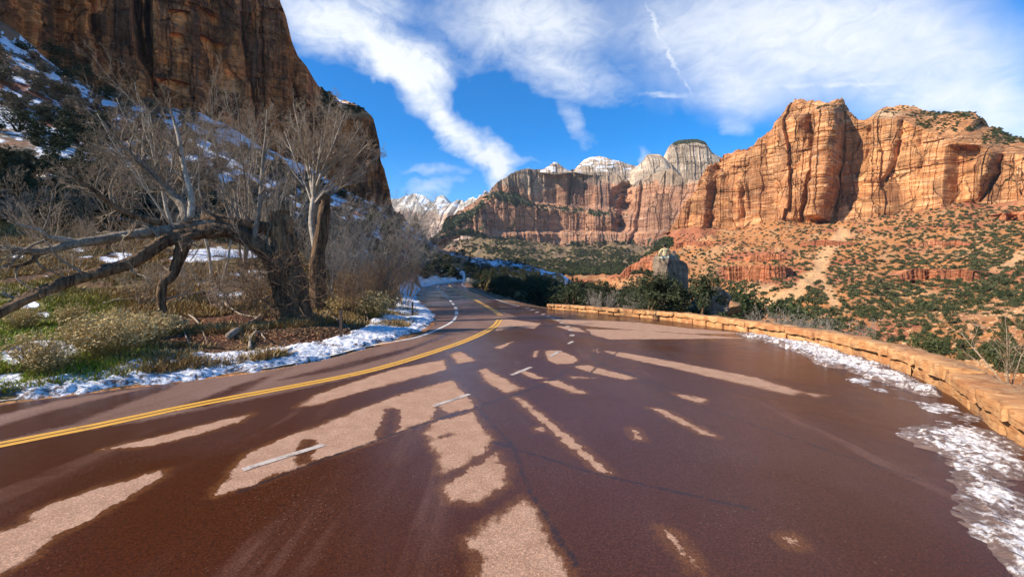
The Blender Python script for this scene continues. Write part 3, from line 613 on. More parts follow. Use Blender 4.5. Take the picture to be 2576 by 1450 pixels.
def rock_mat(name, cols, k, pale, varn, vcol=(.045, .028, .022), snow=True, contrast=1.0, veg=(.05, .055, .026), lcol=None, vr=(.46, .60)):
    m, nt = mat(name); P_ = pos(nt)
    wob = noise(nt, P_, .012/k, 5, .6); n_a = noise(nt, P_, .02/k, 6, .62, .3); n_b = noise(nt, P_, .11/k, 6, .65)
    st = noise(nt, P_, .045/k, 6, .62, .25, sc=(.22, .22, 3.4)); st2 = noise(nt, P_, .16/k, 5, .65, .35, sc=(.3, .3, 3.6))
    vs_ = noise(nt, P_, .085/k, 6, .68, .1, sc=(1, 1, .09)); vs2 = noise(nt, P_, .026/k, 5, .6, .35, sc=(1, 1, .22))
    c = ramp(nt, M(nt, 'ADD', M(nt, 'MULTIPLY', st, .6), M(nt, 'MULTIPLY', n_a, .4)), [(.33, cols[0]), (.45, cols[1]), (.54, cols[2]), (.66, cols[3])])
    c = mix(nt, MR(nt, st2, .5, .68, 0, .55), c, cols[4])
    c = mix(nt, MR(nt, st2, .46, .33, 0, .62), c, cols[0])
    pa = attr(nt, 'pale'); pk = MR(nt, M(nt, 'ADD', pa, M(nt, 'MULTIPLY', M(nt, 'SUBTRACT', n_a, .5), 1.4)), .35, .65)
    c = mix(nt, pk, c, mix(nt, st2, pale, [x*.72 for x in pale]))
    if lcol: c = mix(nt, MR(nt, vs2, .56, .62, 0, .8), c, lcol)
    va = attr(nt, 'varnish')
    if lcol: c = mix(nt, M(nt, 'MULTIPLY', attr(nt, 'flake'), .95), c, mix(nt, n_b, lcol, [x*.7 for x in lcol]))
    vk = M(nt, 'MULTIPLY', MR(nt, M(nt, 'ADD', M(nt, 'MULTIPLY', vs_, .62), M(nt, 'MULTIPLY', vs2, .38)), *vr), va)
    if lcol: vk = M(nt, 'MULTIPLY', vk, M(nt, 'SUBTRACT', 1.0, attr(nt, 'flake')))
    c = mix(nt, M(nt, 'MULTIPLY', vk, varn), c, vcol)
    wv_ = nd(nt, 'ShaderNodeVectorMath', {0: P_, 1: nd(nt, 'ShaderNodeVectorMath', {0: nd(nt, 'ShaderNodeTexNoise', {'Vector': P_, 'Scale': .07/k, 'Detail': 4.0}).outputs[1], 3: 9.0*k}, operation='SCALE').outputs[0]}, operation='ADD').outputs[0]
    mv = nd(nt, 'ShaderNodeMapping', {0: wv_, 3: (1, 1, .5)}).outputs[0]
    ve = nd(nt, 'ShaderNodeTexVoronoi', {'Vector': mv, 'Scale': .06/k}, feature='DISTANCE_TO_EDGE').outputs[0]; vc = nd(nt, 'ShaderNodeTexVoronoi', {'Vector': mv, 'Scale': .06/k}, feature='F1').outputs[1]
    vb = nd(nt, 'ShaderNodeSeparateColor', {0: vc}).outputs[0]
    c = mix(nt, 1.0, c, ramp(nt, vb, [(.0, (.72, .70, .68)), (.5, (1, 1, 1)), (1, (1.25, 1.22, 1.18))]), 'MULTIPLY')
    joint = M(nt, 'MULTIPLY', MR(nt, ve, .035, .006), MR(nt, n_a, .44, .56)); bed = M(nt, 'MULTIPLY', MR(nt, M(nt, 'ABSOLUTE', M(nt, 'SUBTRACT', st2, .5)), .016, .003), MR(nt, n_b, .38, .55))
    c = mix(nt, M(nt, 'MULTIPLY', M(nt, 'MAXIMUM', joint, bed), .6), c, [x*.35 for x in cols[0]])
    c = mix(nt, 1.0, c, ramp(nt, n_b, [(.3, tuple([1-.42*contrast]*3)), (.5, (1, 1, 1)), (.7, tuple([1+.35*contrast]*3))]), 'MULTIPLY')
    gk = MR(nt, M(nt, 'ADD', attr(nt, 'veg'), M(nt, 'MULTIPLY', M(nt, 'SUBTRACT', n_b, .5), 1.6)), .45, .58)
    c = mix(nt, gk, c, veg)
    if snow:
        sk = MR(nt, M(nt, 'ADD', attr(nt, 'snow'), M(nt, 'ADD', M(nt, 'MULTIPLY', M(nt, 'SUBTRACT', n_b, .5), 1.0), M(nt, 'MULTIPLY', M(nt, 'SUBTRACT', st2, .5), .8))), .5, .62)
        c = mix(nt, sk, c, (.80, .82, .86))
    h = M(nt, 'ADD', M(nt, 'SUBTRACT', M(nt, 'ADD', n_b, M(nt, 'MULTIPLY', vb, .8)), M(nt, 'MULTIPLY', joint, 1.2)), M(nt, 'MULTIPLY', st2, .9)); h = M(nt, 'ADD', M(nt, 'MULTIPLY', h, 1.0), M(nt, 'ADD', M(nt, 'MULTIPLY', vs_, .6), st))
    out(nt, c, .93, h, .85, 2.2*k); return m
def cliff(name, cols, ns, nt_, sp, a, seed, mt, prof, back, special=None, kx=K, attrs=None, zpow=1.0, strata=1.0, drop=.5, zsp=1.0, tmin=-.22, jag=0.0):
    """wall along a plan line. cols: (x, y_top, y_base, depth) in photograph points"""
    A = np.array(cols, float); px = A[:, 0]*kx
    q = np.linspace(0, 1, 2000); pxi = np.interp(q, np.linspace(0, 1, len(px)), px)
    dpt = np.interp(q, np.linspace(0, 1, len(px)), A[:, 3]); Xp = (pxi-CX)/F*dpt
    sl2 = np.r_[0, np.cumsum(np.hypot(np.diff(Xp), np.diff(dpt)))]
    wgt = np.r_[0, np.cumsum(np.abs(np.diff(pxi))+.25*np.hypot(np.diff(Xp), np.diff(dpt))/dpt[1:]*F*.4)]; wgt /= wgt[-1]
    qs = np.interp(np.linspace(0, 1, ns), wgt, q)
    X = np.interp(qs, q, Xp); Y = np.interp(qs, q, dpt); S = np.interp(qs, q, sl2)
    top = np.interp(qs, np.linspace(0, 1, len(px)), A[:, 1]*kx); bas = np.interp(qs, np.linspace(0, 1, len(px)), A[:, 2]*kx)
    pxs = np.interp(qs, np.linspace(0, 1, len(px)), px)
    if jag:
        for m_ in (1, .35, .12): o_, t_, f_, i_ = blocks1(S+fbm(S/sp, 0, 0, 2, seed)*sp*.2, sp*.35*m_, seed+201); top = top-jag*m_**.6*(o_*.8+t_*1.2)
    tx, ty = np.gradient(X, S), np.gradient(Y, S)
    w0 = max(3, ns//25); ker = np.ones(w0)/w0
    tx, ty = [np.convolve(np.pad(v, w0, mode='edge'), ker, 'same')[w0:-w0] for v in (tx, ty)]
    ln = np.hypot(tx, ty); nx, ny = ty/ln, -tx/ln                 # towards the viewer
    T = np.linspace(tmin, 1, nt_)[None]**1.0
    Zt, Zb = CAMZ+(HY-top)/F*Y, CAMZ+(HY-bas)/F*Y
    Zm = Zb[:, None]+(Zt-Zb)[:, None]*T; Sg = np.repeat(S[:, None], nt_, 1)
    H = np.median(Zt-Zb)
    R = relief(Sg, Zm, sp, a, seed, strata, zsp)
    tf = np.clip(T, 0, 1)
    D_ = -np.interp(tf, *zip(*prof))*H+R*(np.interp(tf, [0, .1, .9, 1], [.7, 1, 1, .55]))
    ctx = dict(S=Sg, T=np.repeat(tf, ns, 0), px=np.repeat(pxs[:, None], nt_, 1)/kx, Z=Zm, row=(HY-(Zm-CAMZ)*F/Y[:, None])/kx, H=H, R=R)
    if special: D_ = D_+special(ctx)
    Yd = Y[:, None]+ny[:, None]*D_; Xd = X[:, None]+nx[:, None]*D_
    row = top[:, None]*T+bas[:, None]*(1-T)
    Zd = CAMZ+(HY-row)/F*Yd
    # the top runs back from the rim
    rows = [(Xd, Yd, Zd)]
    nb = 7; bx = np.geomspace(back*.04, back, nb)[None]
    jb = fbm(S[:, None]/sp*2, bx/sp*2, 0, 3, seed+7)*a*.5
    Xb, Yb = Xd[:, -1:]-nx[:, None]*bx, Yd[:, -1:]-ny[:, None]*bx
    Zbk = Zd[:, -1:]-bx*drop+jb
    Xa, Ya, Za = np.c_[Xd, Xb], np.c_[Yd, Yb], np.c_[Zd, Zbk]
    at = {k: np.zeros((ns, nt_)) for k in ('pale', 'snow', 'veg', 'varnish', 'flake')}; at['varnish'] += 1
    dz = np.gradient(Zd, axis=1)/(np.hypot(np.gradient(Xd, axis=1), np.gradient(Yd, axis=1))+1e-3)
    ctx['flat'] = np.clip(1.2-np.abs(dz), 0, 1)
    if attrs: attrs(ctx, at)
    at = {k: np.c_[v, np.repeat(v[:, -1:], nb, 1)].ravel() for k, v in at.items()}
    me = mesh_np(name, np.stack([Xa, Ya, Za], -1).reshape(-1, 3), gridfaces(ns, nt_+nb), None, mt, at)
    return me
def bump1(x, c, w_): return np.exp(-((x-c)/w_)**2)
def crackline(c, path, wd, depth, side=0):
    """a cleft that follows a traced line of the face; side>0 leaves the ground left of it standing proud"""
    P = np.array(path, float); xc = np.interp(c['row'], P[:, 1], P[:, 0]); inr = sstep(P[0, 1]-14, P[0, 1]+6, c['row'])*sstep(P[-1, 1]+18, P[-1, 1]-6, c['row'])
    depth = depth*np.clip(.75+.9*fbm(c['S']/9, c['Z']/16, 0, 3, int(P[0, 0])), .1, 1.6)
    return inr*(-depth*bump1(c['px'], xc, wd)+side*sstep(xc+3, xc-3, c['px'])*sstep(xc-90, xc-20, c['px']))

# the near, shaded precipice on the left
m_rl = rock_mat('varnished_red_rock', [(.20,.072,.028), (.42,.145,.045), (.60,.22,.065), (.70,.29,.09), (.72,.40,.18)], .5, (.5,.34,.2), .95, (.120,.062,.036), lcol=(.88, .38, .14), contrast=1.7, vr=(.41, .53))
z1 = lambda L: [(x*.3551, y*.3551) for x, y in L]
zA = lambda L: [((470+.2119*x)*.64375, (117+.2119*y)*.64375) for x, y in L]
FL = [zA([(940,60),(1060,40),(1180,180),(1200,290),(1080,360),(960,300)]), zA([(1450,80),(1560,100),(1700,250),(1900,220),(1950,330),(1880,480),(1900,620),(2090,780),(2170,960),(2200,1150),(1780,1150),(1640,700),(1600,450)]), z1([(1200,60),(1340,80),(1300,190),(1215,170)]),
      z1([(635,300),(700,330),(770,450),(810,530),(735,525),(690,400)]), z1([(1040,520),(1180,560),(1335,590),(1335,700),(1150,600)]), z1([(635,-20),(770,-20),(720,110),(640,70)]), z1([(475,270),(530,290),(530,350),(480,345)]), z1([(1450,60),(1540,120),(1560,200),(1480,150)])]
def flakes(c):
    m = np.full(c['px'].shape, -99.0); X_, Y_ = c['px']+5*fbm(c['S']/3, c['Z']/3, 0, 3, 61), c['row']+5*fbm(c['S']/3, c['Z']/3, 0, 3, 62)
    for q in FL: m = np.maximum(m, sdpoly(X_, Y_, q))
    return sstep(-1.5, 1.5, m)
def sp_l(c):
    d = crackline(c, [(338,-400),(345,60),(360,150),(385,210),(395,300)], 10, 13, 3)
    d += crackline(c, [(375,-400),(372,60),(382,180)], 7, 10, -2)+crackline(c, [(600,-400),(610,100),(640,300)], 8, 4, 3)
    d += crackline(c, [(735,200),(765,320),(770,430)], 8, 7, 2)+crackline(c, [(840,250),(850,330),(845,440)], 10, 9, 3)
    d += crackline(c, [(90,-400),(120,60),(160,150)], 9, 5, 3)+crackline(c, [(225,-400),(240,60),(260,170)], 8, 5, -3)
    # slope of broken ledges above the lower step
    c['fl'] = flakes(c); d += -3.0*c['fl']
    d += -40*sstep(770, 830, c['px'])*sstep(300, 225, c['row'])
    return d
def at_l(c, at):
    at['flake'] = c['fl']
    up = sstep(.5, 1, c['flat']); n = fbm(c['S']/6, c['Z']/4, 0, 3, 3)
    at['snow'] = np.clip(up*.75*sstep(-.2, .3, n)*sstep(520, 620, c['px'])*sstep(330, 180, c['row']), 0, 1)
    b = sstep(775, 830, c['px'])*sstep(330, 240, c['row']); at['snow'] = np.maximum(at['snow'], b*(.40+.4*n)); at['veg'] = b*(.45-.5*n); at['pale'] = b*.35
    at['varnish'] = np.clip(.82+.9*fbm(c['S']/22, c['Z']/40, 0, 4, 8), 0.1, 1)*(1-b)
cl_cols = [(-1500,-200,300,80),(-900,-300,150,100),(-300,-260,60,128),(0,-200,40,152),(250,-170,200,185),(480,-150,285,205),(610,-100,380,222),(706,0,430,232),(722,40,436,234),(738,108,444,236),(752,140,450,238),(775,170,460,240),(806,215,470,243),(822,222,474,244),(850,240,483,247),(868,252,488,249),(882,250,492,250),(905,262,500,252),(925,272,507,254),(940,292,512,256),(950,335,517,257),(957,392,520,258),(966,400,525,259),(972,420,528,260),(980,470,531,262),(985,505,533,264),(988,535,541,268),(972,535,545,330),(940,535,545,420)]
me = cliff('cliff', cl_cols, 900, 400, 24, 5.6, 11, m_rl, [(0, 0), (.3, .03), (1, .10)], 120, sp_l, attrs=at_l, strata=.9)
tag(struct('cliff', me), 'dark red sandstone precipice in shade behind the bare trees', 'cliff')
# unseen rock block, added out of view to shade the far stretch of road
mb = MB(); pl = np.array([(-146, 33), (-141, 14), (-143, -8.5), (-190, -23), (-260, -45), (-270, -10), (-200, 18)], float); n = len(pl)
V = np.r_[np.c_[pl, np.full(n, -5)], np.c_[pl+np.array([-8, 4]), np.full(n, 112)]]
mb.add(V, [(i, (i+1) % n, n+(i+1) % n, n+i) for i in range(n)]+[(n, n+1, n+2, n+3), (n, n+3, n+4, n+5), ], [(n, n+5, n+6)])
me = mb.mesh('cliff', m_rl, attrs={'pale': np.zeros(2*n), 'snow': np.zeros(2*n), 'veg': np.zeros(2*n), 'varnish': np.ones(2*n), 'flake': np.zeros(2*n)})
tag(struct('cliff', me), 'unseen sandstone block added to shade the far stretch of road', 'cliff')

# the sunlit butte on the right
m_rr = rock_mat('orange_red_rock', [(.19,.075,.030), (.39,.165,.062), (.53,.250,.098), (.64,.345,.155), (.73,.50,.29)], 1.2, (.60,.43,.26), .62, (.165,.080,.045), snow=False, lcol=(.50, .22, .09))
z5 = lambda x, y: ((2500+x*.5823)*.64375, (350+y*.5823)*.64375)
rt = [z5(*q) for q in [(150,960),(215,900),(300,740),(350,690),(400,560),(440,500),(500,485),(550,430),(600,422),(650,410),(700,400),(730,375),(760,335),(800,310),(840,280),(870,258),(885,205),(910,180),(935,150),(955,110),(975,85),(1000,62),(1015,55),(1035,66),(1070,92),(1090,80),(1110,75),(1130,88),(1155,78),(1180,98),(1220,102),(1240,80),(1265,64),(1300,62),(1330,72),(1338,105),(1385,140),(1420,185),(1455,192),(1490,200),(1520,175),(1550,150),(1580,128),(1605,118),(1640,126),(1670,118),(1700,110),(1730,124),(1760,140),(1830,152),(1865,145),(1900,152),(1940,142),(1980,140),(2020,160),(2060,182),(2100,205),(2150,215),(2200,232),(2260,250),(2300,262),(2350,300),(2410,320),(2470,340),(2520,345),(2576,365),(2800,400),(3100,380)]]
bx_, by_ = zip(*[z5(*q) for q in [(0,1000),(215,932),(460,925),(760,902),(1100,872),(1290,850),(1660,802),(2000,800),(2100,760),(2280,740),(2576,780),(3100,760)]])
dx_, dy_ = zip(*[(1590,720),(1690,670),(1900,600),(2100,530),(2250,490),(2400,445),(2575,405),(2900,340)])
cols = [(x, y, np.interp(x, bx_, by_)+4, np.interp(x, dx_, dy_)) for x, y in rt]
rim_x, rim_y = zip(*[z5(*q) for q in [(0,1000),(700,430),(880,220),(1080,170),(1250,130),(1340,120),(1420,190),(1480,205),(1700,190),(1760,215),(1850,255),(2050,345),(2250,370),(2380,425),(2576,440),(3100,480)]])
def sp_r(c):
    Z5 = lambda L: [z5(*q) for q in L]
    c['px'] = c['px']+7*fbm(c['S']/12, c['Z']/14, 0, 3, 151)
    d = crackline(c, Z5([(1085,180),(1095,270),(1165,420),(1170,560),(1130,700),(1075,870)]), 9, 10, 17)
    d += crackline(c, Z5([(1340,120),(1345,300),(1340,500),(1310,700),(1292,850)]), 7, 8, 46)
    d += -10*bump1(c['px'], z5(1400, 0)[0], 40)*sstep(z5(0, 860)[1], z5(0, 700)[1], c['row'])
    d += crackline(c, Z5([(1722,200),(1722,300),(1705,440),(1680,520),(1645,600)]), 5, 10, 7)
    d += crackline(c, Z5([(1545,260),(1530,400),(1500,560)]), 7, 6, -4)+crackline(c, Z5([(480,520),(490,620),(478,760),(465,930)]), 9, 14, 9)
    d += crackline(c, Z5([(345,690),(325,760),(318,900)]), 8, 7, 4)+crackline(c, Z5([(690,640),(690,760),(690,860)]), 6, 6, 4)+crackline(c, Z5([(730,640),(735,800)]), 5, 5, 3)
    d += crackline(c, Z5([(565,560),(580,640)]), 8, 5, 3)+crackline(c, Z5([(1850,330),(1870,460),(1860,560)]), 5, 3, 2)
    x1, x2 = z5(2045, 0)[0], z5(2240, 0)[0]
    alc = sstep(x1-6, x1+12, c['px'])*sstep(x2+25, x2-10, c['px'])*sstep(z5(0, 360)[1], z5(0, 420)[1], c['row'])
    d += -22*alc
    d += crackline(c, Z5([(2385,430),(2370,560),(2320,660),(2270,740)]), 9, 14, 12)
    rim = np.interp(c['px'], rim_x, rim_y)
    over = np.clip((rim-c['row'])/np.maximum(rim-np.interp(c['px'], [q[0] for q in rt], [q[1] for q in rt]), 2), 0, 1.0)
    d += -over*np.interp(c['px'], [z5(900,0)[0], z5(1400,0)[0], z5(1700,0)[0], z5(2300,0)[0]], [14, 16, 50, 75])
    d += over*(9*fbm(c['S']/26, c['Z']/9, 0, 5, 131)+7*np.abs(fbm(c['S']/60, c['Z']/16, 0, 3, 133)))
    c['over'] = over
    return d
def at_r(c, at):
    n = fbm(c['S']/14, c['Z']/9, 0, 4, 13); n2 = fbm(c['S']/60, c['Z']/40, 0, 3, 14)
    at['pale'] = .42*bump1(c['px'], z5(1640, 0)[0], 85)*sstep(z5(0, 560)[1], z5(0, 330)[1], c['row'])+.30*bump1(c['px'], z5(780, 0)[0], 130)*sstep(z5(0, 560)[1], z5(0, 420)[1], c['row'])+.2*n2+.35*c['over']*sstep(z5(1700,0)[0], z5(1900,0)[0], c['px'])
    at['veg'] = c['over']*sstep(z5(1500,0)[0], z5(1850,0)[0], c['px'])*(.30+.75*n)+sstep(.6, 1, c['flat'])*.3*sstep(0, .3, n)+.5*sstep(.03, .0, c['T'])*n
    at['varnish'] = np.clip(.55+.9*n2, 0, 1)*(1-c['over'])
me = cliff('butte', cols, 1250, 330, 46, 6.6, 23, m_rr, [(0, 0), (.08, .03), (.5, .06), (1, .15)], 140, sp_r, attrs=at_r, strata=1.9, jag=2.0)
tag(struct('butte', me), 'sunlit orange sandstone butte with two knobbed summits above the shrub slope', 'butte')

# the far wall across the canyon with white snowy caps
m_rf = rock_mat('far_red_rock', [(.22,.10,.06), (.33,.16,.09), (.42,.215,.12), (.48,.27,.16), (.53,.36,.24)], 3.2, (.40,.295,.205), .9, (.125,.078,.068), contrast=.8)
z4 = lambda x, y: ((1500+x*.42702)*.64375, (500+y*.42702)*.64375)
ft = [z4(*q) for q in [(430,1010),(490,975),(560,900),(600,815),(640,800),(680,790),(720,755),(760,738),(800,715),(830,700),(900,650),(950,625),(1000,605),(1040,592),(1055,560),(1080,535),(1120,490),(1160,470),(1200,450),(1250,415),(1300,388),(1350,375),(1400,368),(1460,372),(1500,378),(1600,380),(1690,382),(1770,380),(1850,378),(1950,380),(2050,385),(2110,400),(2140,430),(2160,500),(2180,535),(2230,480),(2290,452),(2330,432),(2400,405),(2450,392),(2500,384),(2560,372),(2600,380),(2640,425),(2700,455),(2760,475),(2820,480),(2900,490),(3000,500),(3200,530)]]
fbx, fby = zip(*[z4(*q) for q in [(430,1015),(700,930),(800,930),(1000,1000),(1200,1000),(1330,1040),(1560,1085),(1640,1085),(1700,1040),(1900,1040),(2200,1040),(2450,1030),(2600,1000),(3200,1000)]])
fdx, fdy = zip(*[z4(430,0)[:1]+(1300,), z4(900,0)[:1]+(1340,), z4(1600,0)[:1]+(1410,), z4(2150,0)[:1]+(1390,), z4(2500,0)[:1]+(1290,), z4(3200,0)[:1]+(1150,)])
colsf = [(x, y, np.interp(x, fbx, fby)+3, np.interp(x, fdx, fdy)) for x, y in ft]
def sp_f(c):
    Z4 = lambda L: [z4(*q) for q in L]
    d = crackline(c, Z4([(1445,380),(1445,700)]), 2.6, 12, 6)+crackline(c, Z4([(1720,380),(1715,500),(1695,720)]), 4, 20, 12)+crackline(c, Z4([(2140,520),(2140,700),(2130,900)]), 10, 45, 22)
    # stepped tiers: benches that set the upper wall back
    lx, ly = zip(*Z4([(400,1000),(830,760),(900,700),(1040,600),(1300,640),(1450,715),(1700,740),(1900,760),(2100,770),(2200,800),(2600,860)]))
    t1 = np.interp(c['px'], lx, ly)
    d += -60*sstep(t1+9, t1-16, c['row'])*sstep(z4(2300,0)[0], z4(2100,0)[0], c['px'])
    t2 = z4(0, 950)[1]; d += -22*sstep(t2+5, t2-6, c['row'])*sstep(z4(900,0)[0], z4(1200,0)[0], c['px'])
    g = sstep(z4(1300,0)[0], z4(700,0)[0], c['px'])*sstep(z4(0,1000)[1], z4(0,850)[1], c['row'])
    d += g*28*fbm(c['S']/34, c['Z']/120, 0, 3, 77)
    c['t1'] = t1; return d
def at_f(c, at):
    n = fbm(c['S']/40, c['Z']/18, 0, 4, 33); n2 = fbm(c['S']/120, c['Z']/90, 0, 3, 34)
    at['pale'] = .75*sstep(z4(0,660)[1], z4(0,430)[1], c['row'])+.25*n2+.3*sstep(z4(2380,0)[0], z4(2480,0)[0], c['px'])*sstep(z4(0,700)[1], z4(0,350)[1], c['row'])
    bench = bump1(c['row'], c['t1']+3, 12)
    at['veg'] = bench*(.55+.3*n)*sstep(z4(2300,0)[0], z4(2100,0)[0], c['px'])+.5*sstep(.12, 0, c['T'])+.35*sstep(.5, 1, c['flat'])+.5*bump1(c['px'], z4(1230,0)[0], 40)*bump1(c['row'], z4(0,650)[1], 30)+.4*sstep(z4(1500,0)[0], z4(1100,0)[0], c['px'])*sstep(z4(0,700)[1], z4(0,860)[1], c['row'])*sstep(z4(0, 1000)[1], z4(0, 900)[1], c['row'])
    at['snow'] = .5*sstep(.965, 1, c['T'])*sstep(z4(1200,0)[0], z4(1400,0)[0], c['px'])*sstep(z4(2140,0)[0], z4(2080,0)[0], c['px'])+.75*bump1(c['px'], z4(2190,0)[0], 18)*sstep(z4(0,530)[1], z4(0,430)[1], c['row'])
    st = sstep(z4(1380,0)[0], z4(1500,0)[0], c['px'])*sstep(z4(2150,0)[0], z4(2080,0)[0], c['px'])*sstep(c['t1']+10, c['t1']-20, c['row'])
    at['varnish'] = np.clip(.35+.65*st+.5*n2, 0, 1)
me = cliff('canyon_wall', colsf, 950, 300, 95, 15, 37, m_rf, [(0, 0), (.1, .05), (.4, .09), (1, .20)], 350, sp_f, attrs=at_f, zpow=1, drop=.25, jag=.6)
tag(struct('canyon_wall', me), 'far red canyon wall streaked with dark varnish across the valley', 'canyon wall')
# pale domes standing on top of it
m_cap = rock_mat('pale_cap_rock', [(.34,.24,.165), (.43,.32,.225), (.50,.39,.28), (.56,.45,.33), (.62,.51,.39)], 3.0, (.54,.43,.31), .35, (.40,.24,.16))
def dome(cols, seed, sn, label, ns=260, nt_=110, name='rock_dome', red=0.0):
    def at_d(c, at):
        n = fbm(c['S']/22, c['Z']/7, 0, 4, seed); at['snow'] = sn*(.44+.55*n)*sstep(0, .25, c['T']+.15); at['veg'] = .5*sstep(.97, 1, c['T'])+.25*n*sstep(.5, 0, c['T']); at['varnish'] += -.4
    me = cliff(name, cols, ns, nt_, 45, 4.0, seed, m_cap, [(0, 0), (.5, .28), (.8, .55), (1, .9)], 90, None, attrs=at_d, strata=.7)
    return tag(struct(name, me), label, 'rock dome')
E = lambda L, base, Y: [(*z4(x, y), z4(0, base if np.isscalar(base) else np.interp(x, *zip(*base)))[1], Y) for x, y in L]
dome(E([(1430,385),(1470,370),(1510,345),(1545,318),(1570,305),(1595,315),(1630,345),(1665,368),(1690,382),(1720,390)], 402, 1480), 51, .95, 'small pointed white dome on the rim of the far canyon wall', 160, 70)
dome(E([(1740,400),(1765,372),(1800,335),(1850,290),(1900,266),(1950,260),(2000,255),(2040,262),(2110,286),(2180,298),(2260,325),(2350,345),(2370,380),(2390,470)], [(1740,400),(2080,400),(2160,470),(2280,500),(2390,520)], 1500), 53, .92, 'broad snow-streaked white dome in the middle of the far rim')
dome(E([(2270,500),(2280,420),(2300,385),(2340,355),(2380,318),(2410,290),(2440,245),(2470,236),(2530,234),(2570,240),(2600,265),(2650,300),(2700,420)], [(2270,520),(2400,440),(2560,400),(2700,440)], 1460), 57, .30, 'bare cream dome between the snowy dome and the flat-topped tower')
z5d = lambda L, base, Y: [(*z5(x, y), z5(0, np.interp(x, *zip(*base)))[1], Y) for x, y in L]
def at_t(c, at):
    n = fbm(c['S']/30, c['Z']/20, 0, 4, 61); at['veg'] = .95*sstep(.90, .97, c['T'])*sstep(z5(255,0)[0], z5(285,0)[0], c['px'])*sstep(z5(515,0)[0], z5(490,0)[0], c['px'])+sstep(.3, 0, c['T'])*(.4+.5*n)
    at['varnish'] = .9*bump1(c['px'], z5(425, 0)[0], 16)+.6*bump1(c['px'], z5(250,0)[0], 10)*sstep(.4, .8, c['T'])
me = cliff('rock_tower', z5d([(120,640),(170,520),(190,480),(215,430),(240,380),(262,362),(280,350),(310,338),(350,333),(400,330),(440,330),(480,342),(500,352),(520,385),(545,420),(580,440),(640,470)], [(120,760),(300,740),(640,700)], 1450), 300, 150, 45, 6, 61, m_cap, [(0, 0), (.3, .16), (.6, .22), (.9, .3), (1, .36)], 120, None, attrs=at_t, strata=.7)
tag(struct('rock_tower', me), 'flat-topped pale tower with red stains left of the orange butte', 'rock tower')
# the farthest peaks in the gap
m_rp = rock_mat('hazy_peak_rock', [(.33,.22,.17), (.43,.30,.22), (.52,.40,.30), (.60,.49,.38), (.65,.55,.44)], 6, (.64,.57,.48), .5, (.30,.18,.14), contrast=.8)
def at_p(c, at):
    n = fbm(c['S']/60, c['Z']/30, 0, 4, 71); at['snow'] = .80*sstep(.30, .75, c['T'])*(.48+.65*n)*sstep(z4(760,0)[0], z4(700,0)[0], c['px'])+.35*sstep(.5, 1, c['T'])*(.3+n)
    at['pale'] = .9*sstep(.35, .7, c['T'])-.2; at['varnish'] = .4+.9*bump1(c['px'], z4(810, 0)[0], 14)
pk = [(-60,640),(40,640),(80,622),(110,605),(150,602),(230,598),(260,625),(290,660),(312,684),(335,650),(360,625),(400,612),(430,625),(460,660),(492,692),(510,665),(530,652),(548,650),(570,672),(590,688),(620,660),(650,640),(690,630),(712,650),(728,664),(734,625),(745,608),(790,598),(800,580),(820,576),(900,582),(960,592),(1020,600),(1100,640),(1200,660)]
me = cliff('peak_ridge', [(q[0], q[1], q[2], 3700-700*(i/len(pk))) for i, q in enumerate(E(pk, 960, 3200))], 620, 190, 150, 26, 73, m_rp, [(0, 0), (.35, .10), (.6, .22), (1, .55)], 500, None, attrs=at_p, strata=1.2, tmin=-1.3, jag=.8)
tag(struct('peak_ridge', me), 'row of pale snow-dusted peaks far off in the canyon gap', 'peaks')
# ------------------------------------------------------------------ plant materials
def leaf_mat(name, a, b, c_=None, rough=.8, tr=.0):
    m, nt = mat(name); g = nd(nt, 'ShaderNodeNewGeometry'); oi = nd(nt, 'ShaderNodeObjectInfo').outputs['Random']
    r = g.outputs['Random Per Island']
    c = mix(nt, r, a, b)
    if c_: c = mix(nt, MR(nt, oi, .35, 1, 0, .75), c, c_)
    out(nt, c, rough, spec=.15); return m
m_jun = leaf_mat('juniper_foliage', (.020,.030,.012), (.055,.070,.026), (.075,.085,.030))
m_jund = leaf_mat('pinyon_foliage', (.022,.030,.014), (.055,.065,.028), (.05,.052,.026))
m_scrub = leaf_mat('desert_scrub', (.034,.044,.016), (.080,.090,.034), (.10,.10,.048))
m_oak = leaf_mat('dormant_brush', (.12,.085,.06), (.25,.19,.135), (.12,.11,.07))
def bark(name, a, b, sc=8, zs=.25):
    m, nt = mat(name); P_ = nd(nt, 'ShaderNodeTexCoord').outputs['Object']; n = noise(nt, P_, sc, 6, .68, .4, sc=(1, 1, zs)); f = noise(nt, P_, sc*.22, 4, .6)
    c = mix(nt, MR(nt, M(nt, 'ADD', M(nt, 'MULTIPLY', n, .7), M(nt, 'MULTIPLY', f, .3)), .36, .62), a, b)
    out(nt, c, .92, n, 1.0, .10); return m
m_bark = bark('cottonwood_bark', (.030,.017,.010), (.21,.125,.07), 9, .16); m_barkr = bark('weathered_wood', (.10,.045,.018), (.34,.19,.09), 10, .15)
m_grey = bark('grey_bark', (.13,.10,.075), (.34,.27,.20), 12, .4); m_pale = bark('pale_bark', (.28,.23,.175), (.55,.47,.38), 14, .5)
m_twig = bark('twig_bark', (.27,.185,.115), (.52,.39,.265), 10, 1); m_twigr = bark('red_twig_bark', (.14,.08,.045), (.30,.19,.11), 10, 1); m_twigg = bark('grey_twig_bark', (.24,.195,.155), (.45,.38,.31), 10, 1)
m_dead = bark('bleached_deadwood', (.24,.17,.11), (.52,.42,.32), 16, .3)

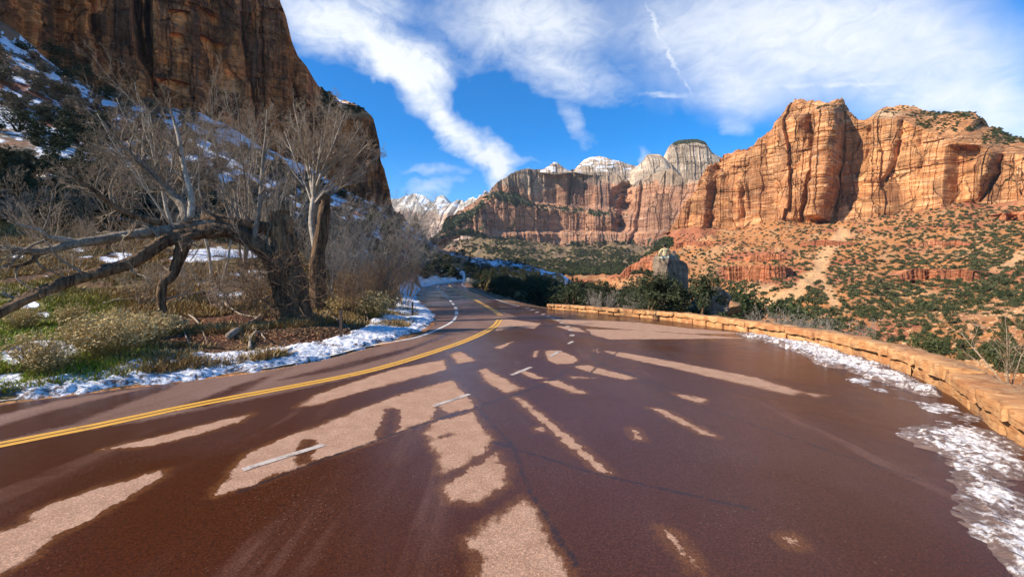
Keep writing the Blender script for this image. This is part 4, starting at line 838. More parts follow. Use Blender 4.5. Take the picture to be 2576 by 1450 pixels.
# ------------------------------------------------------------------ bare trees
def limb(p0, d, L, n, rng, wob=.12, up=.0):
    P = [np.array(p0, float)]; d = np.array(d, float); d /= np.linalg.norm(d)
    for i in range(n):
        d = d+rng.normal(0, wob, 3)+np.array([0, 0, up]); d /= np.linalg.norm(d); P.append(P[-1]+d*L/n)
    return np.array(P)
def side(d, ang, rng):
    a = rng.normal(size=3); a -= a.dot(d)*d; a /= np.linalg.norm(a); return d*math.cos(ang)+a*math.sin(ang)
def branchout(P, R, lev, mbs, rng, cfg, L):
    """grow side branches off a polyline; cfg per level: (count, length ratio, angle, up, wobble)"""
    if lev >= len(cfg): return
    cnt, lr, ang, up, wb = cfg[lev]; n = len(P)
    cnt = max(1, int(cnt*rng.uniform(.75, 1.25)))
    for k in range(cnt):
        t = .22+.78*((k+rng.uniform(.1, .9))/cnt); f = t*(n-1); i = min(int(f), n-2)
        q = P[i]+(P[i+1]-P[i])*(f-i); d = P[i+1]-P[i]; d /= np.linalg.norm(d)+1e-9
        l = L*lr*rng.uniform(.6, 1.25)*(1.12-.55*t); r0 = max(R[i]*rng.uniform(.38, .58), .0034)
        dd = side(d, ang*rng.uniform(.6, 1.25), rng); dd[2] += up*.6
        ns = (6, 5, 4, 3, 3)[min(lev, 4)]
        B = limb(q, dd, l, ns, rng, wb, up*.25); Rr = np.linspace(r0, max(r0*.35, .0028), ns+1)
        mbs[min(lev, len(mbs)-1)].tube(B, Rr, (6, 5, 4, 3, 3)[min(lev, 4)], lev < 1)
        branchout(B, Rr, lev+1, mbs, rng, cfg, l)
CFG = [(9, .60, .62, .18, .10), (8, .52, .65, .14, .15), (7, .46, .70, .12, .2), (5, .5, .75, .06, .24)]
def bare_tree(loc, h, label, seed, mt=(m_grey, m_grey, m_twig), cfg=CFG, stems=1, spread=.15, r0=.13, group=None, trunk=None, name='bare_tree', lean=(0, 0), cat='tree'):
    rng = np.random.default_rng(seed); root = empty(name, loc, label, cat, group)
    mt_, mbr, mtw = MB(), MB(), MB()
    for s in range(stems):
        d = np.array([rng.normal(0, spread)+lean[0], rng.normal(0, spread)+lean[1], 1.0]); hh = h*rng.uniform(.8, 1.05) if stems > 1 else h
        P = limb((rng.normal(0, .12)*(stems > 1), rng.normal(0, .12)*(stems > 1), -.25), d, hh, 9, rng, .07, .05)
        R = np.linspace(r0, .012, len(P))*(1 if stems == 1 else rng.uniform(.5, .8)); mt_.tube(P, R, 8)
        branchout(P, R, 0, [mbr, mbr, mtw], rng, cfg, h)
    put('trunk', mt_.mesh('trunk', mt[0], True), root)
    if mbr.n: put('branches', mbr.mesh('branches', mt[1], True), root)
    if mtw.n: put('twigs', mtw.mesh('twigs', mt[2], True), root)
    return root
def onground(x, y, Y): 
    X = (x*K-CX)/F*Y; return (X, Y, float(tz(X, Y)))

# the old leaning cottonwood
YB = 16.6
b = onground(728, 0, YB); root = empty('old_cottonwood', b, 'huge broken old cottonwood with a snapped trunk and limbs sprawling to the ground', 'tree')
O = np.array(b)
def rel(pts, off=0.0):
    R_ = []
    for q in pts:
        Y = q[2] if len(q) > 2 else YB
        R_.append(ray(q[0], q[1], Y)-O)
    return catmull(R_, 6)
rng = np.random.default_rng(3)
def rough_tube(P, R, k, seed, amp=.16):
    P = np.array(P); n = len(P); R = np.interp(np.linspace(0, 1, n), np.linspace(0, 1, len(R)), R)
    mb = MB(); mb.tube(P, R, k); V = mb.v[0]; ctr = np.r_[np.repeat(P, k, 0), P[:1], P[-1:]]; rr = np.r_[np.repeat(R, k), R[:1], R[-1:]]
    dv_ = V-ctr; ang = np.r_[np.tile(np.arange(k), n), 0, 0]*6.283/k; t = np.r_[np.repeat(np.arange(n), k), 0, n]
    nf = 1+amp*fbm(np.cos(ang)*2.4, np.sin(ang)*2.4, t*.22, 5, seed)*2.2
    mb.v[0] = ctr+dv_*nf[:, None]; return mb
tm = rough_tube(rel([(752,850),(738,800),(732,740),(722,680),(715,620),(708,570),(704,538)]), [.95,.66,.56,.52,.40,.34,.30], 22, 5, .2)
tr_ = put('trunk', tm.mesh('trunk', m_bark, True), root)
sn = rough_tube(rel([(722,640),(714,600),(707,560),(703,530)]), [.36,.36,.33,.27], 16, 9, .34); put('snag', sn.mesh('snag', m_barkr, True), root)['label'] = 'snapped orange-brown top of the trunk'
mbr, mtw = MB(), MB()
def biglimb(pts, R, seed, k=12, mtl=m_bark, sub=10, twl=1.0, amp=.1):
    P = rel(pts); t = rough_tube(P, R, k, seed, amp); put('limb', t.mesh('limb', mtl, True), root)
    Rr = np.interp(np.linspace(0, 1, len(P)), np.linspace(0, 1, len(R)), R)
    r_ = np.random.default_rng(seed); branchout(P, np.minimum(Rr, .09), 0, [mbr, mtw], r_, [(int(sub*1.2), twl*.36, .95, .35, .16), (7, .5, .7, .15, .2), (6, .42, .8, .1, .24)]+([(4, .5, .8, .05, .26)] if sub > 12 else []), 4.2)
biglimb([(722,730,16.5),(700,676,16.3),(672,640,16.2),(640,612,16.1),(600,590,15.9),(548,576,15.6),(490,588,15.2),(440,612,14.8)], [.44,.36,.30,.27,.26,.24,.21,.19], 21, 18, sub=9, amp=.2)
biglimb([(560,580,15.7),(480,588,15.2),(420,604,14.7),(340,655,14.0),(270,680,13.4),(180,705,12.8),(90,740,12.2),(0,784,11.7),(-80,830,11.3)], [.21,.20,.19,.185,.175,.165,.15,.13,.11], 22, 18, sub=7, amp=.24)
biglimb([(540,566,15.9),(470,566,15.5),(420,578,15.1),(370,584,14.7),(320,590,14.3),(250,603,13.8),(190,612,13.3),(110,630,12.8),(60,630,12.5),(0,624,12.1),(-80,622,11.6)], [.2,.19,.18,.17,.16,.15,.14,.12,.11,.09,.08], 23, 10, m_grey, 8)
biglimb([(205,610,13.4),(160,602,13.1),(120,595,12.8),(100,580,12.6),(65,570,12.3),(20,555,12.0)], [.10,.09,.08,.07,.05,.03], 24, 8, m_dead, 4)
biglimb([(100,632,12.8),(80,655,12.6),(40,668,12.3),(0,670,12.0)], [.07,.06,.05,.04], 25, 8, m_bark, 4)
biglimb([(468,598,15.0),(452,640,14.9),(432,690,14.7),(408,715,14.5),(405,760,14.4),(412,815,14.3),(412,858,14.2),(402,876,14.1)], [.21,.19,.15,.14,.14,.12,.09,.06], 26, 12, m_bark, 9, amp=.18)
biglimb([(690,575,16.5),(620,566,16.4),(560,553,16.3),(510,548,16.2)], [.24,.22,.20,.16], 27, 14, m_bark, 10, amp=.2)
biglimb([(470,560,15.3),(462,520,15.4),(440,495,15.4),(410,462,15.2),(380,430,15.0),(345,400,14.7),(300,360,14.4),(255,300,14.1)], [.17,.16,.14,.12,.10,.08,.06,.03], 28, 10, m_grey, 14)
biglimb([(478,548,15.3),(482,500,15.4),(470,450,15.5),(458,400,15.6),(452,360,15.6),(440,310,15.7),(425,262,15.8)], [.12,.10,.09,.08,.07,.05,.02], 29, 9, m_pale, 14, .9)
biglimb([(405,560,15.0),(350,545,14.8),(290,520,14.5),(265,500,14.3),(225,470,14.0),(180,440,13.7)], [.12,.10,.09,.08,.05,.03], 30, 8, m_bark, 12, .8)
biglimb([(640,600,16.0),(655,500,16.2),(660,420,16.4),(668,340,16.6),(672,275,16.8)], [.1,.08,.06,.04,.02], 31, 8, m_grey, 14, .7)
put('branches', mbr.mesh('branches', m_grey, True), root); put('twigs', mtw.mesh('twigs', m_twig, True), root)
# suckers and dead strings that clothe the old trunk
mb = MB(); r_ = np.random.default_rng(8)
for i in range(620):
    t = r_.uniform(0, 1); q = np.array([r_.normal(0, .75), r_.normal(-.35, .55), r_.uniform(-.1, 2.4)]); q[0] += -.1*q[2]
    mb.tube(limb(q, (r_.normal(0, .6), r_.normal(0, .5), r_.uniform(-.2, 1)), r_.uniform(.4, 1.3), 4, r_, .35), [.012, .01, .008, .006, .003], 3, False)
put('suckers', mb.mesh('suckers', m_twigr, True), root)

# second broken cottonwood behind, with a fan of pale regrowth
b2 = onground(800, 0, 20.5); root2 = empty('fan_cottonwood', b2, 'broken cottonwood with a fan of pale upright branches behind the snapped trunk', 'tree'); O = np.array(b2); YB = 20.5
put('trunk', rough_tube(rel([(802,790),(800,720),(800,650),(808,580),(815,525),(820,488)]), [.42,.36,.33,.28,.24,.19], 18, 41, .3).mesh('trunk', m_bark, True), root2)
mbr, mtw = MB(), MB(); r_ = np.random.default_rng(42)
stm = rel([(800,655),(790,600),(784,560),(786,520),(790,495)]); mbr.tube(stm, np.linspace(.17, .12, len(stm)), 9)
for k, (tx_, ty_, by2) in enumerate([(738,262,500),(765,280,510),(790,292,505),(830,262,495),(868,280,500),(905,318,498),(935,350,505),(950,395,512),(920,430,520),(715,330,520),(850,330,490),(810,330,500),(890,400,515)]):
    P = rel([(788,by2,20.5),(788+(tx_-788)*.30,by2-(by2-ty_)*.33,20.5+r_.normal(0,.3)),(788+(tx_-788)*.66,by2-(by2-ty_)*.66,20.5+r_.normal(0,.8)),(tx_,ty_,20.5+r_.normal(0,1.2))])
    R = np.linspace(.065, .010, len(P)); mbr.tube(P, R, 6)
    branchout(P, R, 0, [mbr, mtw], r_, [(13, .26, .55, .22, .12), (8, .46, .6, .14, .16), (6, .46, .65, .08, .2), (3, .5, .7, .05, .2)], 6.5)
put('branches', mbr.mesh('branches', m_pale, True), root2); put('twigs', mtw.mesh('twigs', m_twig, True), root2)

W = CFG
SL = [(11, .36, .45, .30, .08), (8, .46, .55, .22, .13), (6, .46, .65, .14, .18), (4, .5, .75, .06, .22)]
bare_tree(onground(470, 0, 22.5), 8.9, 'white-barked bare tree rising straight from behind the old cottonwood limbs', 101, (m_pale, m_pale, m_twig), W, r0=.15, lean=(-.05, 0))
bare_tree(onground(612, 0, 24), 10.2, 'tall slim bare tree before the cliff left of the snapped trunk', 102, (m_grey, m_pale, m_twig), SL, 3, .10, .13)
bare_tree(onground(690, 0, 25), 9.6, 'many-stemmed wispy bare tree directly above the snapped trunk', 103, (m_grey, m_pale, m_twig), SL, 4, .13, .12)
bare_tree(onground(380, 0, 27), 8.6, 'broad tangle-crowned bare tree below the cracked cliff face', 104, (m_grey, m_grey, m_twig), W, 2, .22, .15)
bare_tree(onground(265, 0, 27), 7.2, 'spreading brown bare tree on the shrub slope left of the white-barked one', 105, (m_bark, m_grey, m_twig), W, 2, .28, .14)
bare_tree(onground(540, 0, 23), 8.0, 'forked grey bare tree just right of the white-barked one', 106, (m_pale, m_grey, m_twig), W, 2, .16, .12)
bare_tree(onground(120, 0, 29), 4.6, 'low leaning bare tree at the left end of the thicket', 107, (m_bark, m_grey, m_twig), W, 2, .30, .11, lean=(-.2, 0))
bare_tree(onground(900, 0, 27), 6.2, 'grey bare sapling clump right of the fan-shaped cottonwood', 108, (m_grey, m_pale, m_twigg), W, 4, .28, .08)
bare_tree(onground(965, 0, 32), 6.8, 'rounded grey bare bush tree over the road bend', 109, (m_grey, m_grey, m_twigg), W, 4, .35, .08)
bare_tree(onground(1030, 0, 44), 6.2, 'frosty pale bare tree hanging over the bend of the road', 110, (m_pale, m_pale, m_twigg), W, 3, .35, .10)
TH = [(6, .55, .6, .2, .14), (6, .5, .7, .12, .18), (5, .5, .7, .06, .2)]
for i, (x, Y, h, lab, mt) in enumerate([(985,25.5,3.5,'dense russet bare thicket bush beside the snow at the bend', m_twigr), (1015,30,3.4,'tallest russet bare bush at the road bend', m_twigr), (930,22.5,2.6,'wiry brown bush above the tan rabbitbrush', m_twigr), (870,20,2.2,'tangled brown bush at the right foot of the broken trunks', m_twigr),
        (620,19.5,2.0,'grey twiggy bush left of the snapped trunk base', m_twig), (560,18.5,1.7,'low twiggy bush under the arched limb', m_twig), (360,19,1.8,'grey brush under the long grounded limb', m_twig), (840,24,3.6,'grey thicket bush behind the fan-shaped cottonwood base', m_twigg), (905,31,4.2,'hazy grey bush on the slope above the bend', m_twigg), (660,21,2.4,'brown brush between the two broken trunks', m_twigr), (470,20,1.9,'thin brush behind the hanging dead limb', m_twig),
        (955,27,3.4,'olive-brown bush overhanging the road verge snow', m_twigr)]):
    bare_tree(onground(x, 0, Y), h, lab, 200+i, (mt, mt, mt), TH, 11, .42, .035, 'bare bushes in the roadside thicket', name='bare_bush', cat='bush')

BH = 'grey brush on the slope behind the old cottonwood'
rb_ = np.random.default_rng(66); proto = []
for k in range(3):
    q = bare_tree((0, 0, 0), 3.0, 'x', 640+k, (m_twig, m_twig, (m_twig, m_twigr, m_twigg)[k]), [(5, .55, .6, .2, .15), (6, .5, .7, .12, .2), (6, .5, .7, .06, .24)], 9, .5, .035, BH, name='bare_bush', cat='bush'); proto.append(q)
cnt = 0
for x, Y in sorted([(rb_.uniform(-20, 1000), rb_.uniform(21, 40)) for _ in range(24)]):
    if Y < 26 and 640 < x < 860: continue
    X = (x*K-CX)/F*Y; z = float(tz(X, Y)); s = rb_.uniform(.7, 1.35)*(1.15 if Y > 30 else .8)
    lab = ('tangled bare bush on the slope left of the white-barked tree' if x < 440 else 'bare bush on the slope between the white-barked tree and the snapped trunk' if x < 700 else 'bare bush on the slope right of the fan-shaped cottonwood')
    if cnt < 3: r = proto[cnt]; r.location = (X, Y, z); r.scale = (s, s, s); r['label'] = lab
    else: dup(proto[int(rb_.integers(3))], (X, Y, z), rb_.uniform(0, 6.28), s, lab)
    cnt += 1
# ------------------------------------------------------------------ fallen branches and litter
def deadbranch(pts, r, label, seed, mt=m_dead, k=7):
    r_ = np.random.default_rng(seed); P0 = []
    for x, y in pts:
        h = hit(x*K, y*K, 6, 60); P0.append(h if h is not None else np.r_[gp(x, y), 0])
    P0 = np.array(P0); P0[:, 2] += r*.8; o = P0[0].copy(); P = catmull(P0-o, 6); P[:, 2] += np.abs(fbm(np.arange(len(P))*.4, 0, 0, 2, seed))*.10
    root = empty('fallen_branch', tuple(o), label, 'branch', 'dead wood lying under the cottonwoods'); mb = rough_tube(P, [r, r*.9, r*.6, r*.3], k, seed, .12)
    branchout(P, np.full(len(P), r*.6), 0, [mb], r_, [(5, .3, .8, .1, .2), (3, .5, .8, .05, .2)], 1.6)
    put('stem', mb.mesh('stem', mt, True), root)
for i, (pts, r, lab) in enumerate([
    ([(575,852),(610,832),(640,812),(665,790),(680,770)], .10, 'thick pale curved branch leaning against the cottonwood root'), ([(628,880),(632,850),(655,842),(668,862)], .05, 'short hooked bleached root near the snow'),
    ([(455,800),(462,830),(475,868)], .045, 'forked white branch standing in the leaf litter'), ([(470,790),(500,815),(520,868)], .04, 'slender bleached stick beside the forked white branch'),
    ([(600,700),(660,690),(720,684)], .08, 'bleached log end lying left of the snapped trunk'), ([(850,770),(890,760),(915,775),(925,810)], .07, 'bent pale branch bowing on to the snow right of the trunks'),
    ([(560,760),(600,790),(650,800)], .05, 'grey stick lying across the grass by the trunk'), ([(690,905),(740,880),(800,872)], .04, 'thin branch lying along the snow edge'), ([(790,790),(830,800),(880,830)], .06, 'dark fallen bough between trunk and post'),
    ([(470,745),(520,735),(600,742)], .05, 'long grey stick under the arched limb'), ([(655,760),(690,742),(735,735)], .07, 'weathered branch piled at the trunk foot'), ([(260,765),(330,755),(400,750)], .06, 'dark stick lying on the green grass')]):
    deadbranch(pts, r, lab, 300+i)

# ------------------------------------------------------------------ grass and herbs of the left bank
def leafy(n, rng, ctr, size, flat=.5):
    """n little triangles about given centres"""
    V = ctr[:, None]+rng.normal(0, 1, (n, 3, 3))*np.array([1, 1, flat])*np.asarray(size).reshape(-1, 1, 1)
    return V.reshape(-1, 3), np.arange(n*3).reshape(n, 3)
m_grass, nt = mat('bank_grass'); out(nt, mix(nt, nd(nt, 'ShaderNodeNewGeometry').outputs['Random Per Island'], attr(nt, 'Col', True), mix(nt, 1.0, attr(nt, 'Col', True), (1.7, 1.6, 1.5), 'MULTIPLY')), .7, spec=.2)
rg = np.random.default_rng(12); n = 300000
Yr = np.exp(rg.uniform(np.log(7.5), np.log(46), n)); Xr = rg.uniform(-1.30, -.22, n)*Yr
dlr = XL(Yr)-Xr; ok = (dlr > .9); pxr = CX+F*Xr/Yr
dn = fbm(Xr/1.3, Yr/1.3, 0, 4, 71); rowr = HY-(tz(Xr, Yr)-CAMZ)/Yr*F
bare = np.hypot((Xr+8.2)/1.7, Yr-15.4) < 3.4
ok &= (dn > np.where(bare, .25, np.where(pxr > 330, .1, -.22))) & (rg.uniform(0, 1, n) < np.clip(1.2-(Yr-8)/50, .2, 1))
# keep the lying snow patches clear
for (sx, sy, rx, ry) in [(560,640,150,26),(300,650,60,18),(70,765,50,14),(120,880,110,30),(40,900,60,30),(20,955,50,20),(640,690,60,14),(110,790,30,10)]:
    ok &= np.hypot((pxr/K-sx)/rx, (rowr/K-sy)/ry) > .85
Xr, Yr, dn, pxr = Xr[ok], Yr[ok], dn[ok], pxr[ok]; n = len(Xr); Zr = tz(Xr, Yr)
gc = np.clip((150-pxr+fbm(Xr/2.5, Yr/2.5, 0, 3, 72)*130)/90, 0, 1)*np.clip((22-Yr)/6, 0, 1)
hgt_ = rg.uniform(.07, .22, n)*(1+.9*(1-gc)*np.clip(dn*2, 0, 1)); az = rg.uniform(0, 6.28, n); lean_ = rg.uniform(.2, 1.3, n)*hgt_; wd_ = rg.uniform(.012, .026, n)*(1+Yr/30)
bx0 = np.c_[Xr, Yr, Zr-.02]; sv = np.c_[np.cos(az), np.sin(az), az*0]*wd_[:, None]; tipv = np.c_[np.cos(az+1.7)*lean_, np.sin(az+1.7)*lean_, hgt_]
V = np.stack([bx0-sv, bx0+sv, bx0+tipv], 1).reshape(-1, 3)
cg = lerp(np.array([.25, .165, .06]), np.array([.21, .26, .022]), gc[:, None])*rg.uniform(.5, 1.3, (n, 1)); cg = np.where((rg.uniform(0, 1, n) < .25)[:, None], np.array([.30, .22, .10])*rg.uniform(.6, 1.2, (n, 1)), cg)
gr = put('grass', mesh_np('grass', V, None, np.arange(n*3).reshape(n, 3), m_grass, {'Col': np.repeat(cg, 3, 0)})); tag(gr, 'green and straw coloured grass covering the left bank', 'grass', kind='stuff')
# dead leaves and sticks under the cottonwoods
n = 26000; a = rg.uniform(0, 6.28, n); rr = np.abs(rg.normal(0, 1.0, n)); Xr, Yr = -7.4+np.cos(a)*rr*3.4, 15.2+np.sin(a)*rr*2.2
ok = (XL(Yr)-Xr > .8); Xr, Yr = Xr[ok], Yr[ok]; n = len(Xr)
V, T = leafy(n, rg, np.c_[Xr, Yr, tz(Xr, Yr)+.03], np.full(n, .035), .5)
m_lit = leaf_mat('leaf_litter', (.10,.05,.025), (.36,.20,.10), None); lt = put('leaves', mesh_np('leaves', V, None, T, m_lit)); tag(lt, 'brown fallen leaves strewn under the broken cottonwoods', 'leaf litter', kind='stuff')

# rabbitbrush with tan seed heads
m_stem = leaf_mat('olive_stems', (.17,.135,.04), (.30,.22,.08)); m_head = leaf_mat('tan_seedheads', (.46,.32,.13), (.68,.50,.24))
def rabbit(seed, n=170):
    rng = np.random.default_rng(seed); root = empty('rabbitbrush', (0, 0, 0), 'x', 'bush', 'tan rabbitbrush clumps along the left verge'); st, hd = MB(), MB(); C_, S_ = [], []
    for i in range(n):
        d = np.array([rng.normal(0, .55), rng.normal(0, .55), 1]); P = limb((rng.normal(0, .10), rng.normal(0, .10), -.05), d, rng.uniform(.5, 1.0), 4, rng, .10); st.tube(P, [.008,.007,.006,.005,.003], 3, False)
        for k in range(3):
            q = P[-1-k % 2]; B = limb(q, side(np.array([0, 0, 1.]), .7, rng), rng.uniform(.08, .2), 2, rng, .1); st.tube(B, [.005, .004, .002], 3, False); C_ += [B[-1]]
        C_ += [P[-1]]
    C_ = np.repeat(np.array(C_), 4, 0); V, T = leafy(len(C_), rng, C_+rng.normal(0, .018, C_.shape), np.full(len(C_), .021), .8); hd.add(V, None, T)
    put('stems', st.mesh('stems', m_stem), root); put('seedheads', hd.mesh('seedheads', m_head), root); return root
rb = [rabbit(401), rabbit(402), rabbit(403)]
RB = [(270,905,1.1,'widest tan rabbitbrush by the snow bank at the lower left'),(330,880,1.0,'tan rabbitbrush right of the widest clump'),(220,880,.9,'tan rabbitbrush left of the widest clump'),(380,862,.9,'rabbitbrush under the hanging dead limb'),(300,840,.85,'rabbitbrush behind the widest verge clump'),(90,925,.8,'rabbitbrush growing through the snow at the left corner'),(130,940,.7,'small rabbitbrush between two snow patches'),
      (945,800,1.35,'bright tan rabbitbrush on the snow by the bend post'),(975,778,1.2,'tan rabbitbrush behind the bend post'),(905,745,1.5,'grey-green rabbitbrush with yellowish heads beside the broken trunks'),(885,720,1.4,'upper grey-green rabbitbrush on the bank'),(930,770,1.1,'rabbitbrush between the grey-green clump and the snow'),(430,840,.7,'rabbitbrush at the edge of the leaf litter'),(180,820,.8,'rabbitbrush in the green grass'),(60,830,.8,'leftmost rabbitbrush of the verge'),(855,790,.9,'rabbitbrush next to the dark road post'),
      (1222,728,2.0,'tan rabbitbrush on the verge across the road'),(1195,722,1.5,'small rabbitbrush beside the road sign'),(1350,757,1.3,'low tan rabbitbrush before the juniper belt'),(1310,752,1.2,'rusty low brush on the far verge'),(1415,768,1.0,'straw tuft behind the far end of the stone wall'),(1560,770,1.6,'straw tuft behind the wall near the pale bare bush')]
used = 0
for i, (x, y, s, lab) in enumerate(RB):
    h = hit(x*K, y*K, 5, 120)
    if h is None: continue
    if used < 3: r = rb[used]; r.location = h; r.scale = (s, s, s); r.rotation_euler.z = i; r['label'] = lab
    else: r = dup(rb[i % 3], tuple(h), i*1.7, s, lab)
    used += 1

# ------------------------------------------------------------------ junipers and other evergreens
def evergreen(kind, seed, nleaf, mt, leaf, trunk=True, parts=True):
    """unit-height crown of small leaf sprays gathered in uneven clumps"""
    rng = np.random.default_rng(seed); C_, S_ = [], []
    if kind == 'round':
        nc = 26; cl_ = np.c_[rng.normal(0, .24, nc), rng.normal(0, .24, nc), rng.uniform(.14, .90, nc)]; cl_[:, :2] *= (1.25-.75*np.abs(cl_[:, 2]-.4)/.6)[:, None]; rad = rng.uniform(.09, .19, nc)
    elif kind == 'cone':
        nc = 40; z = rng.uniform(.10, .97, nc); a = rng.uniform(0, 6.28, nc); r = (1-z)*.33*rng.uniform(.4, 1.1, nc); cl_ = np.c_[np.cos(a)*r, np.sin(a)*r, z]; rad = .05+.10*(1-z)
    else:
        nc = 16; a = rng.uniform(0, 6.28, nc); r = rng.uniform(0, .55, nc); cl_ = np.c_[np.cos(a)*r, np.sin(a)*r, rng.uniform(.1, .75, nc)*(1-.5*r)]; rad = rng.uniform(.14, .26, nc)
    pick = rng.integers(0, nc, nleaf); d = rng.normal(size=(nleaf, 3)); d /= np.linalg.norm(d, axis=1)[:, None]
    ctr = cl_[pick]+d*rad[pick, None]*rng.uniform(.55, 1.08, (nleaf, 1))*np.array([1, 1, .8]); ctr[:, 2] = np.maximum(ctr[:, 2], .02)
    V, T = leafy(nleaf, rng, ctr, rng.uniform(.6, 1.3, nleaf)*leaf, .8)
    me = mesh_np('crown', V, None, T, mt)
    tb = MB()
    if trunk:
        for k in range(3):
            P = limb((0, 0, -.06), (rng.normal(0, .25), rng.normal(0, .25), 1), .75, 5, rng, .12); tb.tube(P, np.linspace(.04, .012, 6), 5, False)
    return me, (tb.mesh('trunk', m_bark) if trunk else None)
def tree_root(name, meshes, label, cat, group):
    r = empty(name, (0, 0, 0), label, cat, group); put('crown', meshes[0], r)
    if meshes[1]: put('trunk', meshes[1], r)
    return r
JV = [evergreen('round', 501+i, 2600, m_jund, .021) for i in range(4)]; JC = [evergreen('cone', 521+i, 2600, m_jund, .018) for i in range(2)]
JG = [evergreen('round', 531+i, 3200, m_jun, .019) for i in range(3)]
def plant(me, kind, name, label, cat, group, loc, s, rz, squash=1.0):
    r = empty(name, loc, label, cat, group, rz, (s*squash, s*squash, s))
    put('crown', me[0], r)
    if me[1]: put('trunk', me[1], r)
    return r
rj = np.random.default_rng(77)
BELT = 'dark junipers in the shaded belt beyond the road'
# silhouette line of the shaded ridge, then the belt below it
cand = []
for x in np.linspace(995, 1640, 60):
    y = np.interp(x, [985,1040,1100,1200,1300,1400,1480,1560,1640], [548,592,622,646,662,672,688,704,722]); cand.append((x+rj.normal(0, 4), y+rj.normal(4, 4)))
for _ in range(900):
    x = rj.uniform(1045, 1640); lo = np.interp(x, [1040,1100,1200,1300,1400,1560,1640], [600,630,652,668,680,712,730]); hi_ = np.interp(x, [1045,1170,1200,1300,1370,1500,1640], [690,690,712,738,750,762,770])
    cand.append((x, rj.uniform(lo, hi_)))
placed = []; nb_ = 0
SNOWGAP = [(1330,672,60,16),(1250,662,50,10),(1180,655,50,10),(1390,690,26,10),(1150,690,22,16),(1120,640,26,10)]
for x, y in cand:
    h = hit(x*K, y*K, 24, 420)
    if h is None or (XL(h[1]) < h[0] < XR(h[1])+1.2 and h[1] < 172): continue
    if nb_ > 60 and any(np.hypot((x-a)/c_, (y-b_)/d_) < 1 for a, b_, c_, d_ in SNOWGAP): continue
    if x < 1170 and rj.uniform() < .45: continue
    s = rj.uniform(2.6, 5.0)*(.65 if h[1] < 60 else 1.0); s = min(s, h[1]*.055+1.0)
    if any(np.hypot(h[0]-a, h[1]-b_) < .42*(s+s2)*.55 for a, b_, s2 in placed): continue
    placed.append((h[0], h[1], s)); cone = rj.uniform() < .25
    spot = 'by the outer bank of the road bend' if x < 1200 else 'behind the tan brush on the far verge' if x < 1370 else 'behind the far end of the wall' if x < 1530 else 'at the right end of the belt near the grey boulder'
    lab = ('pointed dark evergreen '+spot if cone else 'rounded dark juniper '+spot) if y > np.interp(x, [985,1300,1640], [575,675,735]) else 'small dark ridge-line evergreen below the far cliffs, '+('near the lone pine' if x < 1180 else 'above the snow patches' if x < 1420 else 'at the low right end')
    plant((JC[int(rj.integers(2))] if cone else JV[int(rj.integers(4))]), '', 'juniper', lab, 'juniper', BELT, (h[0], h[1], h[2]-.1), s, rj.uniform(0, 6.28), rj.uniform(.85, 1.25)); nb_ += 1
    if nb_ > 215: break
# nearer trees that close the belt down to the verge and the far end of the wall
for i, x in enumerate(np.r_[np.linspace(1205, 1660, 40), np.linspace(1230, 1640, 26)]):
    x += rj.normal(0, 5); Y = rj.uniform(46, 95) if x < 1400 else rj.uniform(33, 60); X = (x*K-CX)/F*Y
    if X < XR(Y)+2.2: continue
    zg = float(tz(X, Y)); ty = np.interp(x, [1200,1260,1330,1400,1500,1580,1660], [700,686,684,692,704,714,714])+rj.uniform(-6, 22); s = float(np.clip(ray(x, ty, Y)[2]-zg, 1.6, 7.5))
    plant((JC[i % 2] if rj.uniform() < .2 else JV[int(rj.integers(4))]), '', 'juniper', 'near-edge dark juniper '+('beside the far verge of the road' if x < 1400 else 'close behind the far end of the wall' if x < 1520 else 'behind the wall left of the grey boulder'), 'juniper', BELT, (X, Y, zg-.1), s, rj.uniform(0, 6.28), rj.uniform(.8, 1.15))
h = hit(1046*K, 590*K, 60, 420)
plant(evergreen('cone', 551, 3400, m_jund, .016), '', 'pine_tree', 'tall dark pine standing alone on the ridge beside the precipice', 'pine tree', None, (h[0], h[1], h[2]-.2), 54*K/F*h[1], 1.0, 1.1)
# green junipers just behind the wall
for i, (x, y, Y, hpx, lab) in enumerate([(1960,800,27,62,'bright green juniper behind the wall left of the slope centre'),(2060,815,25,60,'rounded green juniper touching the wall behind the snow strip'),(1880,770,33,60,'dark green juniper right of the pale boulder behind the wall'),(2010,790,31,48,'green juniper between its two neighbours behind the wall'),
     (1840,760,38,70,'upright juniper behind the pale boulder'),(1706,770,24.6,100,'large dusky juniper beneath the seated person'),(1762,772,24.2,108,'second dusky juniper right of the seated person'),(1630,768,24.6,92,'dusky juniper left of the grey boulder'),(1800,770,34,80,'dark juniper above the pale boulder'),(1662,770,25.0,104,'dusky juniper standing directly in front of the grey boulder'),(1610,750,40,60,'shadowed juniper at the right end of the dark belt'),(2320,870,26,50,'low green shrub juniper below the wall coping'),(2240,880,30,50,'green shrub in front of the slope above the wall joint')]):
    X = (x*K-CX)/F*Y; zg = float(tz(X, Y)); top = ray(x, y-hpx*.9, Y)[2]; s = max(1.2, top-zg)
    plant((JV if i in (5, 6, 7, 8, 9, 12) else JG)[i % 3], '', 'juniper', lab, 'juniper', 'junipers standing behind the stone wall', (X, Y, zg-.1), s, i*1.3, 1.0 if s < 3.5 else .75)
